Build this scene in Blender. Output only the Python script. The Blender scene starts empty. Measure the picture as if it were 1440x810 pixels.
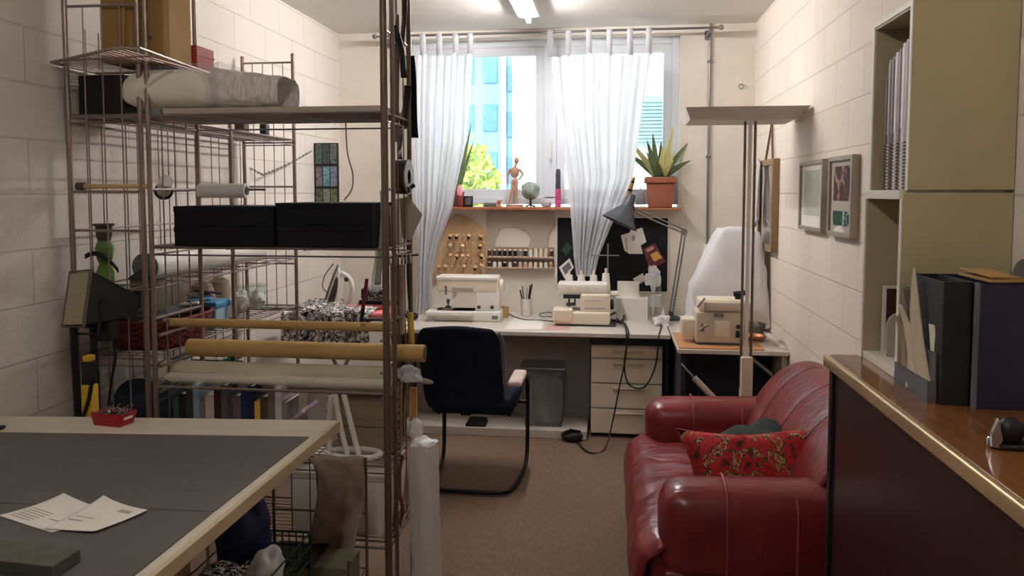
import bpy, bmesh, math, random
from mathutils import Vector, Matrix, Euler, noise
random.seed(7)
S = bpy.context.scene
COL = S.collection
PI = math.pi
# ---------------------------------------------------------------- camera model (real lens, 27 mm equivalent, standing viewer)
F_, CX, CY, H = 1082.0, 720.0, 338.0, 1.65
PH = math.atan(68 / F_); TH = math.atan(140 * math.cos(PH) / F_)
RX = Vector((math.cos(TH), math.sin(TH), 0))
UX = Vector((-math.sin(TH) * math.sin(PH), math.cos(TH) * math.sin(PH), math.cos(PH)))
FX = Vector((-math.sin(TH) * math.cos(PH), math.cos(TH) * math.cos(PH), -math.sin(PH)))

def P(px, py, x=None, y=None, z=None):
    """world point seen at a photo position, on the wall/shelf/table plane it stands on"""
    d = FX + RX * ((px - CX) / F_) - UX * ((py - CY) / F_)
    t = x / d.x if x is not None else y / d.y if y is not None else (z - H) / d.z
    return Vector((0, 0, H)) + d * t

# ---------------------------------------------------------------- materials
def lin(c):
    return tuple(((v / 255) / 12.92 if v / 255 <= .04045 else ((v / 255 + .055) / 1.055) ** 2.4) for v in c) + (1,)

MATS = {}
def nodes(name):
    m = bpy.data.materials.new(name); m.use_nodes = True
    nt = m.node_tree
    return m, nt, nt.nodes['Principled BSDF'], nt.nodes['Material Output']

def setp(b, rough=.6, metal=0, spec=.5, trans=0, alpha=1):
    b.inputs['Roughness'].default_value = rough
    b.inputs['Metallic'].default_value = metal
    b.inputs['Specular IOR Level'].default_value = spec
    b.inputs['Transmission Weight'].default_value = trans
    b.inputs['Alpha'].default_value = alpha

def coords(nt, scale=(1, 1, 1), rot=(0, 0, 0)):
    g = nt.nodes.new('ShaderNodeNewGeometry')
    mp = nt.nodes.new('ShaderNodeMapping')
    mp.inputs['Scale'].default_value = scale; mp.inputs['Rotation'].default_value = rot
    nt.links.new(g.outputs['Position'], mp.inputs['Vector'])
    return mp.outputs['Vector']

def ramp(nt, fac, stops, const=False):
    r = nt.nodes.new('ShaderNodeValToRGB')
    if const: r.color_ramp.interpolation = 'CONSTANT'
    e = r.color_ramp.elements
    while len(e) < len(stops): e.new(.5)
    for i, (p, c) in enumerate(stops):
        e[i].position = p; e[i].color = lin(c)
    nt.links.new(fac, r.inputs['Fac'])
    return r.outputs['Color']

def noise_tex(nt, vec, scale, detail=4, rough=.6):
    n = nt.nodes.new('ShaderNodeTexNoise')
    n.inputs['Scale'].default_value = scale; n.inputs['Detail'].default_value = detail
    n.inputs['Roughness'].default_value = rough
    nt.links.new(vec, n.inputs['Vector'])
    return n.outputs['Fac']

def bump(nt, b, h, strength=.3, dist=.01):
    bp = nt.nodes.new('ShaderNodeBump')
    bp.inputs['Strength'].default_value = strength; bp.inputs['Distance'].default_value = dist
    nt.links.new(h, bp.inputs['Height']); nt.links.new(bp.outputs['Normal'], b.inputs['Normal'])

def mat(name, c, rough=.6, metal=0, var=10, vscale=6, bmp=0, bscale=150, spec=.4, stretch=(1, 1, 1)):
    if name in MATS: return MATS[name]
    m, nt, b, o = nodes(name); setp(b, rough, metal, spec)
    v = coords(nt, stretch)
    f = noise_tex(nt, v, vscale)
    lo = tuple(max(0, k - var) for k in c); hi = tuple(min(255, k + var) for k in c)
    nt.links.new(ramp(nt, f, [(.3, lo), (.7, hi)]), b.inputs['Base Color'])
    if bmp: bump(nt, b, noise_tex(nt, v, bscale), bmp, .004)
    MATS[name] = m
    return m

def wood(name, a, c, axis='y', rough=.4, scale=7):
    if name in MATS: return MATS[name]
    m, nt, b, o = nodes(name); setp(b, rough)
    st = {'x': (.12, 1, 1), 'y': (1, .12, 1), 'z': (1, 1, .12)}[axis]
    v = coords(nt, st)
    f = noise_tex(nt, v, scale * 4, 6, .7)
    nt.links.new(ramp(nt, f, [(.25, a), (.75, c)]), b.inputs['Base Color'])
    bump(nt, b, f, .06, .002)
    MATS[name] = m
    return m

def blocks(name, face, mortar, axis, bw=.40, bh=.205):
    """painted masonry: blocks with slightly recessed, faintly darker joints"""
    m, nt, b, o = nodes(name); setp(b, .75, 0, .2)
    g = nt.nodes.new('ShaderNodeNewGeometry'); sp = nt.nodes.new('ShaderNodeSeparateXYZ'); cb = nt.nodes.new('ShaderNodeCombineXYZ')
    nt.links.new(g.outputs['Position'], sp.inputs[0])
    nt.links.new(sp.outputs[axis], cb.inputs[0]); nt.links.new(sp.outputs['Z'], cb.inputs[1])
    br = nt.nodes.new('ShaderNodeTexBrick')
    br.offset = .5
    br.inputs['Scale'].default_value = 1; br.inputs['Mortar Size'].default_value = .0045; br.inputs['Mortar Smooth'].default_value = .5
    br.inputs['Brick Width'].default_value = bw; br.inputs['Row Height'].default_value = bh
    br.inputs['Color1'].default_value = lin(face); br.inputs['Color2'].default_value = lin(tuple(k - 5 for k in face)); br.inputs['Mortar'].default_value = lin(mortar)
    nt.links.new(cb.outputs[0], br.inputs['Vector'])
    nt.links.new(br.outputs['Color'], b.inputs['Base Color'])
    n = noise_tex(nt, coords(nt), 60)
    mx = nt.nodes.new('ShaderNodeMath'); mx.operation = 'MULTIPLY_ADD'
    nt.links.new(br.outputs['Fac'], mx.inputs[0]); mx.inputs[1].default_value = -1.6; nt.links.new(n, mx.inputs[2])
    bump(nt, b, mx.outputs[0], .45, .006)
    MATS[name] = m
    return m

def film(name, c, opac=.35, rough=.2, translucent=.5):
    """thin translucent sheet (plastic film, curtain cloth, frosted bin)"""
    m, nt, b, o = nodes(name)
    nt.nodes.remove(b)
    t = nt.nodes.new('ShaderNodeBsdfTransparent'); d = nt.nodes.new('ShaderNodeBsdfDiffuse'); tl = nt.nodes.new('ShaderNodeBsdfTranslucent'); gl = nt.nodes.new('ShaderNodeBsdfGlossy')
    f = noise_tex(nt, coords(nt), 9)
    colr = ramp(nt, f, [(.3, tuple(max(0, k - 8) for k in c)), (.7, c)])
    nt.links.new(colr, d.inputs['Color']); nt.links.new(colr, tl.inputs['Color'])
    gl.inputs['Roughness'].default_value = rough
    a = nt.nodes.new('ShaderNodeMixShader'); a.inputs[0].default_value = translucent
    nt.links.new(d.outputs[0], a.inputs[1]); nt.links.new(tl.outputs[0], a.inputs[2])
    a2 = nt.nodes.new('ShaderNodeMixShader'); a2.inputs[0].default_value = .06
    nt.links.new(a.outputs[0], a2.inputs[1]); nt.links.new(gl.outputs[0], a2.inputs[2])
    k = nt.nodes.new('ShaderNodeMixShader'); k.inputs[0].default_value = opac
    nt.links.new(t.outputs[0], k.inputs[1]); nt.links.new(a2.outputs[0], k.inputs[2])
    nt.links.new(k.outputs[0], o.inputs['Surface'])
    MATS[name] = m
    return m

def glass(name, tint=(250, 252, 252), rough=.02, refl=.08):
    m, nt, b, o = nodes(name); nt.nodes.remove(b)
    t = nt.nodes.new('ShaderNodeBsdfTransparent'); t.inputs['Color'].default_value = lin(tint)
    g = nt.nodes.new('ShaderNodeBsdfGlossy'); g.inputs['Roughness'].default_value = rough
    k = nt.nodes.new('ShaderNodeMixShader'); k.inputs[0].default_value = refl
    nt.links.new(t.outputs[0], k.inputs[1]); nt.links.new(g.outputs[0], k.inputs[2]); nt.links.new(k.outputs[0], o.inputs['Surface'])
    MATS[name] = m
    return m

def emit(name, c, s):
    m, nt, b, o = nodes(name); setp(b)
    b.inputs['Base Color'].default_value = (.8, .8, .8, 1)
    b.inputs['Emission Color'].default_value = lin(c); b.inputs['Emission Strength'].default_value = s
    MATS[name] = m
    return m

def patches(name, stops, scale, rough=.8, kind='noise', detail=2):
    m, nt, b, o = nodes(name); setp(b, rough, 0, .2)
    v = coords(nt)
    if kind == 'noise': f = noise_tex(nt, v, scale, detail)
    else:
        vo = nt.nodes.new('ShaderNodeTexVoronoi'); vo.inputs['Scale'].default_value = scale
        nt.links.new(v, vo.inputs['Vector'])
        if kind == 'cell':
            s = nt.nodes.new('ShaderNodeSeparateColor'); nt.links.new(vo.outputs['Color'], s.inputs[0]); f = s.outputs[0]
        else: f = vo.outputs['Distance']
    nt.links.new(ramp(nt, f, stops, True), b.inputs['Base Color'])
    MATS[name] = m
    return m

# ---------------------------------------------------------------- mesh building
class M:
    def __init__(s): s.bm = bmesh.new()
    def _v(s, p): return s.bm.verts.new(p)
    def _f(s, vs):
        try: return s.bm.faces.new(vs)
        except ValueError: return None
    def box(s, x0, x1, y0, y1, z0, z1, mtx=None):
        c = [Vector((x, y, z)) for z in (z0, z1) for y in (y0, y1) for x in (x0, x1)]
        if mtx: c = [mtx @ k for k in c]
        v = [s._v(k) for k in c]
        for f in ((0, 2, 3, 1), (4, 5, 7, 6), (0, 1, 5, 4), (2, 6, 7, 3), (0, 4, 6, 2), (1, 3, 7, 5)): s._f([v[i] for i in f])
        return s
    def rbox(s, x0, x1, y0, y1, z0, z1, r, seg=4, mtx=None):
        t = M().box(x0, x1, y0, y1, z0, z1)
        r = min(r, (x1 - x0) * .499, (y1 - y0) * .499, (z1 - z0) * .499)
        bmesh.ops.bevel(t.bm, geom=list(t.bm.edges) + list(t.bm.verts), offset=r, segments=seg, profile=.5, affect='EDGES')
        return s.merge(t, mtx)
    def merge(s, t, mtx=None):
        me = bpy.data.meshes.new('tmp'); t.bm.to_mesh(me); t.bm.free()
        if mtx: me.transform(mtx)
        s.bm.from_mesh(me); bpy.data.meshes.remove(me)
        return s
    def cyl(s, a, b, r, r2=None, n=14, caps=True):
        a, b = Vector(a), Vector(b); r2 = r if r2 is None else r2
        d = (b - a).normalized(); u = d.orthogonal().normalized(); w = d.cross(u)
        A = [s._v(a + (u * math.cos(2 * PI * i / n) + w * math.sin(2 * PI * i / n)) * r) for i in range(n)]
        B = [s._v(b + (u * math.cos(2 * PI * i / n) + w * math.sin(2 * PI * i / n)) * r2) for i in range(n)]
        for i in range(n): s._f([A[i], A[(i + 1) % n], B[(i + 1) % n], B[i]])
        if caps: s._f(A[::-1]); s._f(B)
        return s
    def tube(s, pts, r, n=8, closed=False):
        pts = [Vector(p) for p in pts]; k = len(pts); rings = []
        u = None
        for i, p in enumerate(pts):
            if closed: t = pts[(i + 1) % k] - pts[i - 1]
            else: t = pts[min(i + 1, k - 1)] - pts[max(i - 1, 0)]
            t.normalize()
            u = t.orthogonal().normalized() if u is None else (u - t * u.dot(t)).normalized()
            w = t.cross(u); rr = r[i] if isinstance(r, (list, tuple)) else r
            rings.append([s._v(p + (u * math.cos(2 * PI * j / n) + w * math.sin(2 * PI * j / n)) * rr) for j in range(n)])
        for i in range(k if closed else k - 1):
            A, B = rings[i], rings[(i + 1) % k]
            for j in range(n): s._f([A[j], A[(j + 1) % n], B[(j + 1) % n], B[j]])
        if not closed: s._f(rings[0][::-1]); s._f(rings[-1])
        return s
    def wire(s, a, b, r=.003): return s.cyl(a, b, r, n=6)
    def lathe(s, prof, loc, n=24, axis='z', mtx=None):
        rings = []
        for r, h in prof:
            ring = []
            for i in range(n):
                c, q = math.cos(2 * PI * i / n) * r, math.sin(2 * PI * i / n) * r
                p = Vector((c, q, h)) if axis == 'z' else Vector((h, c, q)) if axis == 'x' else Vector((c, h, q))
                if mtx: p = mtx @ p
                ring.append(s._v(p + Vector(loc)))
            rings.append(ring)
        for A, B in zip(rings, rings[1:]):
            for i in range(n): s._f([A[i], A[(i + 1) % n], B[(i + 1) % n], B[i]])
        if prof[0][0] > 1e-4: s._f(rings[0][::-1])
        if prof[-1][0] > 1e-4: s._f(rings[-1])
        return s
    def prism(s, pts, lo, hi, axis='z'):
        def q(p, h): return (p[0], p[1], h) if axis == 'z' else (p[0], h, p[1]) if axis == 'y' else (h, p[0], p[1])
        A = [s._v(q(p, lo)) for p in pts]; B = [s._v(q(p, hi)) for p in pts]; n = len(pts)
        s._f(A[::-1]); s._f(B)
        for i in range(n): s._f([A[i], A[(i + 1) % n], B[(i + 1) % n], B[i]])
        return s
    def grid(s, fn, nu, nv, closeu=False):
        g = [[s._v(fn(i / nu, j / nv)) for j in range(nv + 1)] for i in range(nu + (0 if closeu else 1))]
        for i in range(nu):
            for j in range(nv):
                a, b = g[i], g[(i + 1) % len(g)]
                s._f([a[j], b[j], b[j + 1], a[j + 1]])
        return s
    def ball(s, c, r, n=14, mtx=None):
        r = (r, r, r) if not isinstance(r, (tuple, list)) else r
        k = n // 2
        prof = [(math.sin(PI * i / k), -math.cos(PI * i / k)) for i in range(k + 1)]
        prof[0] = (.002, -1); prof[-1] = (.002, 1)
        mm = Matrix.Diagonal((*r, 1)); mm = (mtx @ mm) if mtx else mm
        return s.lathe(prof, c, n, mtx=mm.to_3x3())
    def pillow(s, w, h, t, mtx, n=14, pinch=.08):
        for sg in (1, -1):
            def fn(a, b, sg=sg):
                u, v = a * 2 - 1, b * 2 - 1
                e = max(0, (1 - u ** 4)) ** .5 * max(0, (1 - v ** 4)) ** .5
                k = 1 - pinch * ((1 - u * u) * abs(v) ** 3 + (1 - v * v) * abs(u) ** 3)
                wr = .012 * math.sin(9 * u + 4 * v) * e
                return mtx @ Vector((u * w / 2 * k, v * h / 2 * k, sg * (t / 2 * e) + wr * sg))
            t_ = M().grid(fn, n, n)
            if sg < 0: bmesh.ops.reverse_faces(t_.bm, faces=list(t_.bm.faces))
            s.merge(t_)
        bmesh.ops.remove_doubles(s.bm, verts=list(s.bm.verts), dist=.0006)
        return s

ORI = {}
def tag(o, label, cat, group=None, kind=None):
    if label: o['label'] = label
    if cat: o['category'] = cat
    if group: o['group'] = group
    if kind: o['kind'] = kind
    return o

def thing(name, label, cat, loc=(0, 0, 0), group=None, rz=0):
    o = bpy.data.objects.new(name, None); COL.objects.link(o)
    o.location = loc; o.rotation_euler = (0, 0, rz); o.empty_display_size = .05
    ORI[o.name] = Vector((0, 0, 0)) if rz else Vector(loc)
    return tag(o, label, cat, group)

def put(name, m, material, parent=None, bev=0, smooth=True, solid=0, sub=0, seg=2, ang=38, label=None):
    """link a mesh as ONE object (a part when it has a parent)"""
    bm = m.bm
    bmesh.ops.recalc_face_normals(bm, faces=list(bm.faces))
    if parent is not None: off = ORI[parent.name]
    else:
        xs = [v.co for v in bm.verts]
        off = Vector(((min(v.x for v in xs) + max(v.x for v in xs)) / 2, (min(v.y for v in xs) + max(v.y for v in xs)) / 2, min(v.z for v in xs)))
    bmesh.ops.translate(bm, verts=list(bm.verts), vec=-off)
    me = bpy.data.meshes.new(name); bm.to_mesh(me); bm.free()
    me.materials.append(material)
    if smooth:
        me.polygons.foreach_set('use_smooth', [True] * len(me.polygons)); me.set_sharp_from_angle(angle=math.radians(ang))
    o = bpy.data.objects.new(name, me); COL.objects.link(o)
    if parent is not None: o.parent = parent
    else: o.location = off
    ORI[o.name] = off
    if solid:
        k = o.modifiers.new('thickness', 'SOLIDIFY'); k.thickness = solid; k.offset = 0
    if bev:
        k = o.modifiers.new('bevel', 'BEVEL'); k.width = bev; k.segments = seg; k.limit_method = 'ANGLE'; k.angle_limit = math.radians(35)
    if sub:
        k = o.modifiers.new('subd', 'SUBSURF'); k.levels = k.render_levels = sub
    if label: o['label'] = label
    return o

def one(name, m, material, label, cat, group=None, **kw):
    return tag(put(name, m, material, **kw), label, cat, group)

def struct(name, m, material, **kw):
    o = put(name, m, material, **kw)
    if o.parent is None: o['kind'] = 'structure'
    return o

def copy_tree(o, parent=None):
    c = o.copy(); COL.objects.link(c)
    if parent is not None: c.parent = parent
    for ch in o.children: copy_tree(ch, c)
    return c

def T(x, y, z, rx=0, ry=0, rz=0): return Matrix.Translation((x, y, z)) @ Euler((rx, ry, rz)).to_matrix().to_4x4()
def frame_of(origin, n, up=(0, 0, 1)):
    n = Vector(n).normalized(); u = Vector(up).cross(n).normalized(); w = n.cross(u)
    m = Matrix((u, w, n)).transposed().to_4x4(); m.translation = Vector(origin)
    return m

def spline(pts, k=8):
    pts = [Vector(p) for p in pts]; out = []
    for i in range(len(pts) - 1):
        p0, p1, p2, p3 = pts[max(i - 1, 0)], pts[i], pts[i + 1], pts[min(i + 2, len(pts) - 1)]
        for j in range(k):
            t = j / k
            out.append(.5 * (2 * p1 + (p2 - p0) * t + (2 * p0 - 5 * p1 + 4 * p2 - p3) * t * t + (3 * p1 - p0 - 3 * p2 + p3) * t ** 3))
    return out + [pts[-1]]

ORD = ['first', 'second', 'third', 'fourth', 'fifth', 'sixth', 'seventh', 'eighth', 'ninth', 'tenth', 'eleventh', 'twelfth', 'thirteenth', 'fourteenth', 'fifteenth', 'sixteenth', 'seventeenth', 'eighteenth', 'nineteenth', 'twentieth']

# ---------------------------------------------------------------- palette
m_ceil = mat('ceiling_paint', (216, 212, 206), .8, var=3)
m_wback = mat('back_wall_paint', (226, 219, 207), .8, var=4, bmp=.1)
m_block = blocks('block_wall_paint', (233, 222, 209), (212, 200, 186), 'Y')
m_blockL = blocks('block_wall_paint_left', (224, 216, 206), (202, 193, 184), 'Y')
m_white = mat('white_plastic', (232, 229, 222), .4, var=4)
m_cream = mat('cream_plastic', (230, 218, 198), .4, var=4)
m_beige = mat('beige_enamel', (206, 192, 172), .45, var=6)
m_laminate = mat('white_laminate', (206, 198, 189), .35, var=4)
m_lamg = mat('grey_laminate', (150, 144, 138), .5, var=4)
m_black = mat('black_plastic', (22, 22, 25), .45, var=5)
m_blackm = mat('black_metal', (18, 18, 20), .35, .3, var=4)
m_iron = mat('brown_steel_wire', (146, 130, 126), .36, .6, var=12)
m_post = mat('brown_steel_post', (150, 132, 122), .35, .6, var=12)
m_dpost = mat('dark_steel_post', (116, 98, 84), .38, .5, var=10)
m_chrome = mat('chrome', (190, 190, 192), .2, 1, var=5)
m_steel = mat('grey_steel', (140, 136, 132), .35, .7, var=8)
m_green_wire = mat('green_coated_wire', (26, 66, 52), .5, var=8)
m_navy = mat('navy_fabric', (26, 29, 44), .9, var=4, bmp=.3, bscale=500, spec=.1)
m_kraft = mat('kraft_card', (176, 142, 88), .8, var=8)
m_kraft2 = mat('kraft_tube', (186, 152, 96), .7, var=10)
m_wood = wood('pale_wood', (190, 150, 98), (214, 178, 128), 'x')
m_woodz = wood('tan_wood', (188, 154, 116), (206, 174, 136), 'z')
m_sillw = wood('sill_wood', (150, 92, 60), (178, 118, 82), 'x')
m_topw = wood('varnished_walnut', (112, 70, 40), (146, 96, 56), 'y', .12)
m_mahog = wood('dark_mahogany', (40, 19, 18), (56, 27, 25), 'z', .38, 9)
m_brass = mat('brass_edging', (222, 192, 148), .25, .6, var=8)
m_olive = mat('olive_cream_panel', (184, 172, 136), .5, var=3)
m_shelfw = mat('shelf_edge_white', (226, 220, 206), .45, var=3)
m_shelfi = mat('shelf_inside', (176, 162, 134), .6, var=4)
m_terra = mat('terracotta', (148, 86, 64), .8, var=12)
m_leaf = mat('aloe_leaf', (92, 108, 70), .5, var=22, vscale=30)
m_leafy = mat('leaf_edge_yellow', (196, 190, 128), .5, var=8)
m_soil = mat('potting_soil', (50, 38, 30), .9)
m_red = mat('red_plastic', (156, 24, 30), .4, var=6)
m_redd = mat('dark_red_wicker', (112, 44, 42), .7, var=14, vscale=60)
m_blue = mat('blue_plastic', (70, 152, 196), .4, var=6)
m_navyb = mat('navy_board', (44, 40, 64), .5, var=3)
m_paper = mat('white_paper', (232, 228, 220), .8, var=4)
m_cardg = mat('grey_card', (174, 166, 152), .8, var=6)
m_grey = mat('grey_plastic', (112, 112, 114), .5, var=6)
m_dgrey = mat('dark_grey_enamel', (70, 72, 80), .4, .2, var=6)
m_tcloth = mat('taupe_cloth', (150, 128, 114), .9, var=12, bmp=.25, bscale=60)
m_dcloth = mat('black_cloth', (17, 17, 20), .9, var=5, bmp=.3, bscale=80, spec=.1)
m_wcloth = mat('white_cloth', (212, 208, 204), .85, var=8, bmp=.2, bscale=40)
m_offw = mat('off_white_fabric', (198, 188, 166), .85, var=10)
m_pinkc = mat('pink_cloth', (222, 130, 130), .8, var=10)
m_rose = mat('dusty_pink_cloth', (200, 162, 158), .8, var=8)
m_dgreen = mat('dark_green_velvet', (30, 40, 34), .8, var=8)
m_green = mat('green_plastic', (86, 122, 44), .4, var=14)
m_brown = mat('brown_plastic', (70, 58, 46), .5, var=8)
m_yellow = mat('yellow_plastic', (206, 164, 44), .5, var=8)
m_bluebag = mat('blue_bag', (28, 36, 84), .6, var=10, bmp=.3, bscale=30)
m_matg = mat('cutting_mat_grey', (92, 88, 84), .55, var=4, vscale=3, bmp=.05, bscale=300)
m_cream_cloth = mat('cream_padding', (188, 178, 158), .85, var=6)
m_leopard = patches('leopard_print', [(0, (226, 222, 218)), (.455, (30, 28, 32)), (.535, (226, 222, 218)), (.57, (40, 36, 40))], 34, detail=3)
m_floral = patches('floral_print', [(0, (60, 48, 36)), (.36, (150, 34, 40)), (.43, (182, 44, 50)), (.50, (70, 58, 42)), (.54, (186, 148, 100)), (.575, (86, 66, 48)), (.60, (184, 46, 52)), (.68, (128, 34, 38))], 17, detail=4)
m_pile = patches('crumpled_mixed_fabric', [(0, (30, 30, 34)), (.48, (190, 186, 180)), (.53, (36, 40, 46))], 40)
m_floor, _nt, _b, _o = nodes('brown_carpet'); setp(_b, .9, 0, .15)
_v = coords(_nt); _f1 = noise_tex(_nt, _v, 260, 3, .8); _f2 = noise_tex(_nt, coords(_nt, (1, .3, 1)), 90, 4)
_mx = _nt.nodes.new('ShaderNodeMath'); _mx.operation = 'ADD'; _nt.links.new(_f1, _mx.inputs[0]); _nt.links.new(_f2, _mx.inputs[1])
_hf = _nt.nodes.new('ShaderNodeMath'); _hf.operation = 'MULTIPLY'; _hf.inputs[1].default_value = .5; _nt.links.new(_mx.outputs[0], _hf.inputs[0])
_nt.links.new(ramp(_nt, _hf.outputs[0], [(.35, (98, 79, 66)), (.65, (136, 114, 98))]), _b.inputs['Base Color']); bump(_nt, _b, _f1, .4, .004)
m_leather, _nt, _b, _o = nodes('red_leather'); setp(_b, .30, 0, .5)
_v = coords(_nt); _f1 = noise_tex(_nt, _v, 5, 3); _f2 = noise_tex(_nt, coords(_nt, (1.2, 5, 2)), 9, 3, .5)
_nt.links.new(ramp(_nt, _f1, [(.3, (108, 32, 36)), (.7, (136, 45, 49))]), _b.inputs['Base Color']); bump(_nt, _b, _f2, .35, .012)
m_seam = mat('leather_seam', (150, 62, 62), .5, var=4)
m_seamd = mat('leather_seam_dark', (58, 14, 18), .5, var=4)
m_glass = glass('window_glass'); m_clear = glass('clear_glass', (246, 249, 248), .03, .16)
m_acryl = glass('smoked_acrylic', (120, 118, 112), .04, .12)
m_curtain = film('curtain_cloth', (240, 241, 244), .94, .5, .45)
m_film = film('plastic_film', (232, 232, 234), .45, .15, .4)
m_filmw = film('white_plastic_sheet', (250, 250, 252), .96, .3, .25)
m_bin = film('frosted_bin_plastic', (150, 150, 148), .22, .2, .5)
m_tube = emit('fluorescent_tube', (253, 249, 249), 82); m_tube2 = emit('fluorescent_tube_dim', (253, 248, 245), 34)
m_frame_w = mat('window_frame_paint', (230, 234, 240), .4, var=3)
# ================================================================ THE ROOM
XL, XR, YF, YB, ZC = -2.134, 1.038, -1.6, 5.9, 2.886
struct('floor', M().box(XL - .15, XR + .15, YF - .15, YB + .3, -.12, 0), m_floor, smooth=False)
struct('ceiling', M().box(XL - .15, XR + .15, YF - .15, YB + .3, ZC, ZC + .12), m_ceil, smooth=False)
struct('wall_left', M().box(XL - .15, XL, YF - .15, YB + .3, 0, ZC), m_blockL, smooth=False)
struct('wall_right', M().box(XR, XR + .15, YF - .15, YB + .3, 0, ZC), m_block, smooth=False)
struct('wall_front', M().box(XL, XR, YF - .15, YF, 0, ZC), m_wback, smooth=False)
WX0, WX1, WZ0, WZ1 = -1.56, .50, 1.535, 2.822
w = M()
w.box(XL, WX0, YB, YB + .25, 0, ZC).box(WX1, XR, YB, YB + .25, 0, ZC).box(WX0, WX1, YB, YB + .25, 0, WZ0).box(WX0, WX1, YB, YB + .25, WZ1, ZC)
struct('wall_back', w, m_wback, smooth=False)
# window: two sashes, mullion, outer frame, handle, sill
win = bpy.data.objects.new('window_1', None); COL.objects.link(win); win.location = (-.5, 6.02, WZ0); win['kind'] = 'structure'; ORI['window_1'] = Vector(win.location)
def ringm(m, x0, x1, z0, z1, y0, y1, t, tb=None):
    tb = tb or t
    return m.box(x0, x0 + t, y0, y1, z0, z1).box(x1 - t, x1, y0, y1, z0, z1).box(x0 + t, x1 - t, y0, y1, z0, z0 + tb).box(x0 + t, x1 - t, y0, y1, z1 - t, z1)
FY0, FY1 = 5.985, 6.05
put('window_frame', ringm(M(), WX0, WX1, WZ0 + .02, WZ1, FY0, FY1, .055), m_frame_w, win, bev=.004)
put('mullion', M().box(-.525, -.425, FY0 - .01, FY1, WZ0 + .075, WZ1 - .055), m_frame_w, win, bev=.004)
for (a, b) in ((WX0 + .055, -.525), (-.425, WX1 - .055)):
    sh = put('sash', ringm(M(), a, b, WZ0 + .075, WZ1 - .055, FY0 + .01, FY1 - .005, .062), m_frame_w, win, bev=.004)
    put('pane', M().box(a + .06, b - .06, 6.02, 6.026, WZ0 + .135, WZ1 - .115), m_glass, sh, smooth=False)
hd = M().box(-.482, -.458, FY0 - .03, FY0 - .01, 1.98, 2.05).rbox(-.480, -.460, FY0 - .055, FY0 - .03, 1.90, 2.03, .006)
put('window_handle', hd, m_white, win)
put('window_sill', M().box(WX0 - .01, WX1 + .01, 5.76, 5.985, WZ0 - .02, WZ0), m_sillw, win, bev=.003)
# curtain rod, pipe, hook
RY = 5.70
ra, rb = P(527, 54, y=RY), P(1014, 42, y=RY); rz = 2.818
rod = thing('curtain_rod', 'thin grey curtain rod mounted across the top of the window', 'curtain rod', (ra.x, RY, rz))
put('rod', M().cyl((ra.x, RY, rz), (rb.x, RY, rz), .009), m_steel, rod)
for x in (ra.x, rb.x): put('finial', M().ball((x, RY, rz), .02), m_steel, rod)
for x in (ra.x + .05, rb.x - .07): put('bracket', M().box(x - .012, x + .012, RY - .012, YB, rz - .03, rz - .009).box(x - .02, x + .02, YB - .012, YB, rz - .05, rz + .02), m_grey, rod, bev=.003)
pp = thing('wall_conduit', 'slim grey vertical pipe running down the wall right of the window', 'pipe', (.712, 5.885, 1.25))
put('pipe', M().cyl((.712, 5.885, 1.25), (.712, 5.885, ZC), .009), m_steel, pp)
for z in (1.9, 2.6): put('clip', M().box(.695, .729, 5.872, YB, z, z + .02), m_grey, pp, bev=.002)
put('outlet', M().rbox(.68, .745, 5.86, YB, 1.19, 1.26, .008), m_white, pp)
hk = P(1042, 122, y=5.89)
one('wall_hook', M().tube([hk + Vector((.017 * math.cos(a), -.012, .017 * math.sin(a))) for a in [i * PI / 8 for i in range(16)]], .0035, closed=True).cyl(hk + Vector((0, -.012, .017)), hk + Vector((0, .01, .017)), .003), m_steel, 'small round metal ring hook on the bare back wall', 'hook')

# ---- curtains (folded cloth with tabs looped over the rod)
def interp(rows, r):
    for (r0, a0, b0), (r1, a1, b1) in zip(rows, rows[1:]):
        if r <= r1:
            t = (r - r0) / (r1 - r0); t = max(0, t)
            return a0 + (a1 - a0) * t, b0 + (b1 - b0) * t
    return rows[-1][1:]
def curtain(label, rows, tabs, folds, tie_amp):
    # rows: height z, left x, right x
    top = rows[0][0]
    t = thing('tab_curtain', label, 'curtain', ((rows[0][1] + rows[0][2]) / 2, RY, rows[-1][0]))
    def fn(u, v):
        z = top + (rows[-1][0] - top) * v
        a, b = interp([(-k[0], k[1], k[2]) for k in rows], -z)
        wd = b - a
        uu = u
        x = a + wd * uu
        sag = .035 * abs(math.sin(PI * uu * (tabs - 1))) ** .8 * max(0, 1 - v * 9)
        ph = uu * folds * 2 * PI + 1.3 * math.sin(3.1 * v + uu * 2) + 2.6 * noise.noise(Vector((uu * 4.5, v * 1.6, folds)))
        amp = (.010 + tie_amp * min(1, v * 1.4)) * (.55 + .9 * abs(noise.noise(Vector((uu * 6, v * 2, 3.3 + folds)))) * 1.6)
        y = RY - .004 + amp * math.sin(ph) + amp * .45 * math.sin(ph * 1.7 + 1) 
        return Vector((x + .006 * math.cos(ph), y, z - sag))
    put('cloth', M().grid(fn, 150, 44), m_curtain, t, ang=80)
    for i in range(tabs):
        x = rows[0][1] + (rows[0][2] - rows[0][1]) * i / (tabs - 1)
        x = min(max(x, rows[0][1] + .014), rows[0][2] - .014)
        loop = [(RY - .004, top - .03), (RY - .014, rz - .002), (RY - .008, rz + .011), (RY + .008, rz + .011), (RY + .014, rz - .002), (RY + .004, top - .03)]
        def fl(u, v, x=x): 
            k = min(int(v * 5), 4); q = v * 5 - k
            return Vector((x - .021 + .042 * u, loop[k][0] + (loop[k + 1][0] - loop[k][0]) * q, loop[k][1] + (loop[k + 1][1] - loop[k][1]) * q))
        put('tab', M().grid(fl, 1, 5), m_curtain, t, solid=.002)
def rows_at(lst): return [(P(a, r, y=RY).z, P(a, r, y=RY).x, P(b, r, y=RY).x) for r, a, b in lst]
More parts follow.
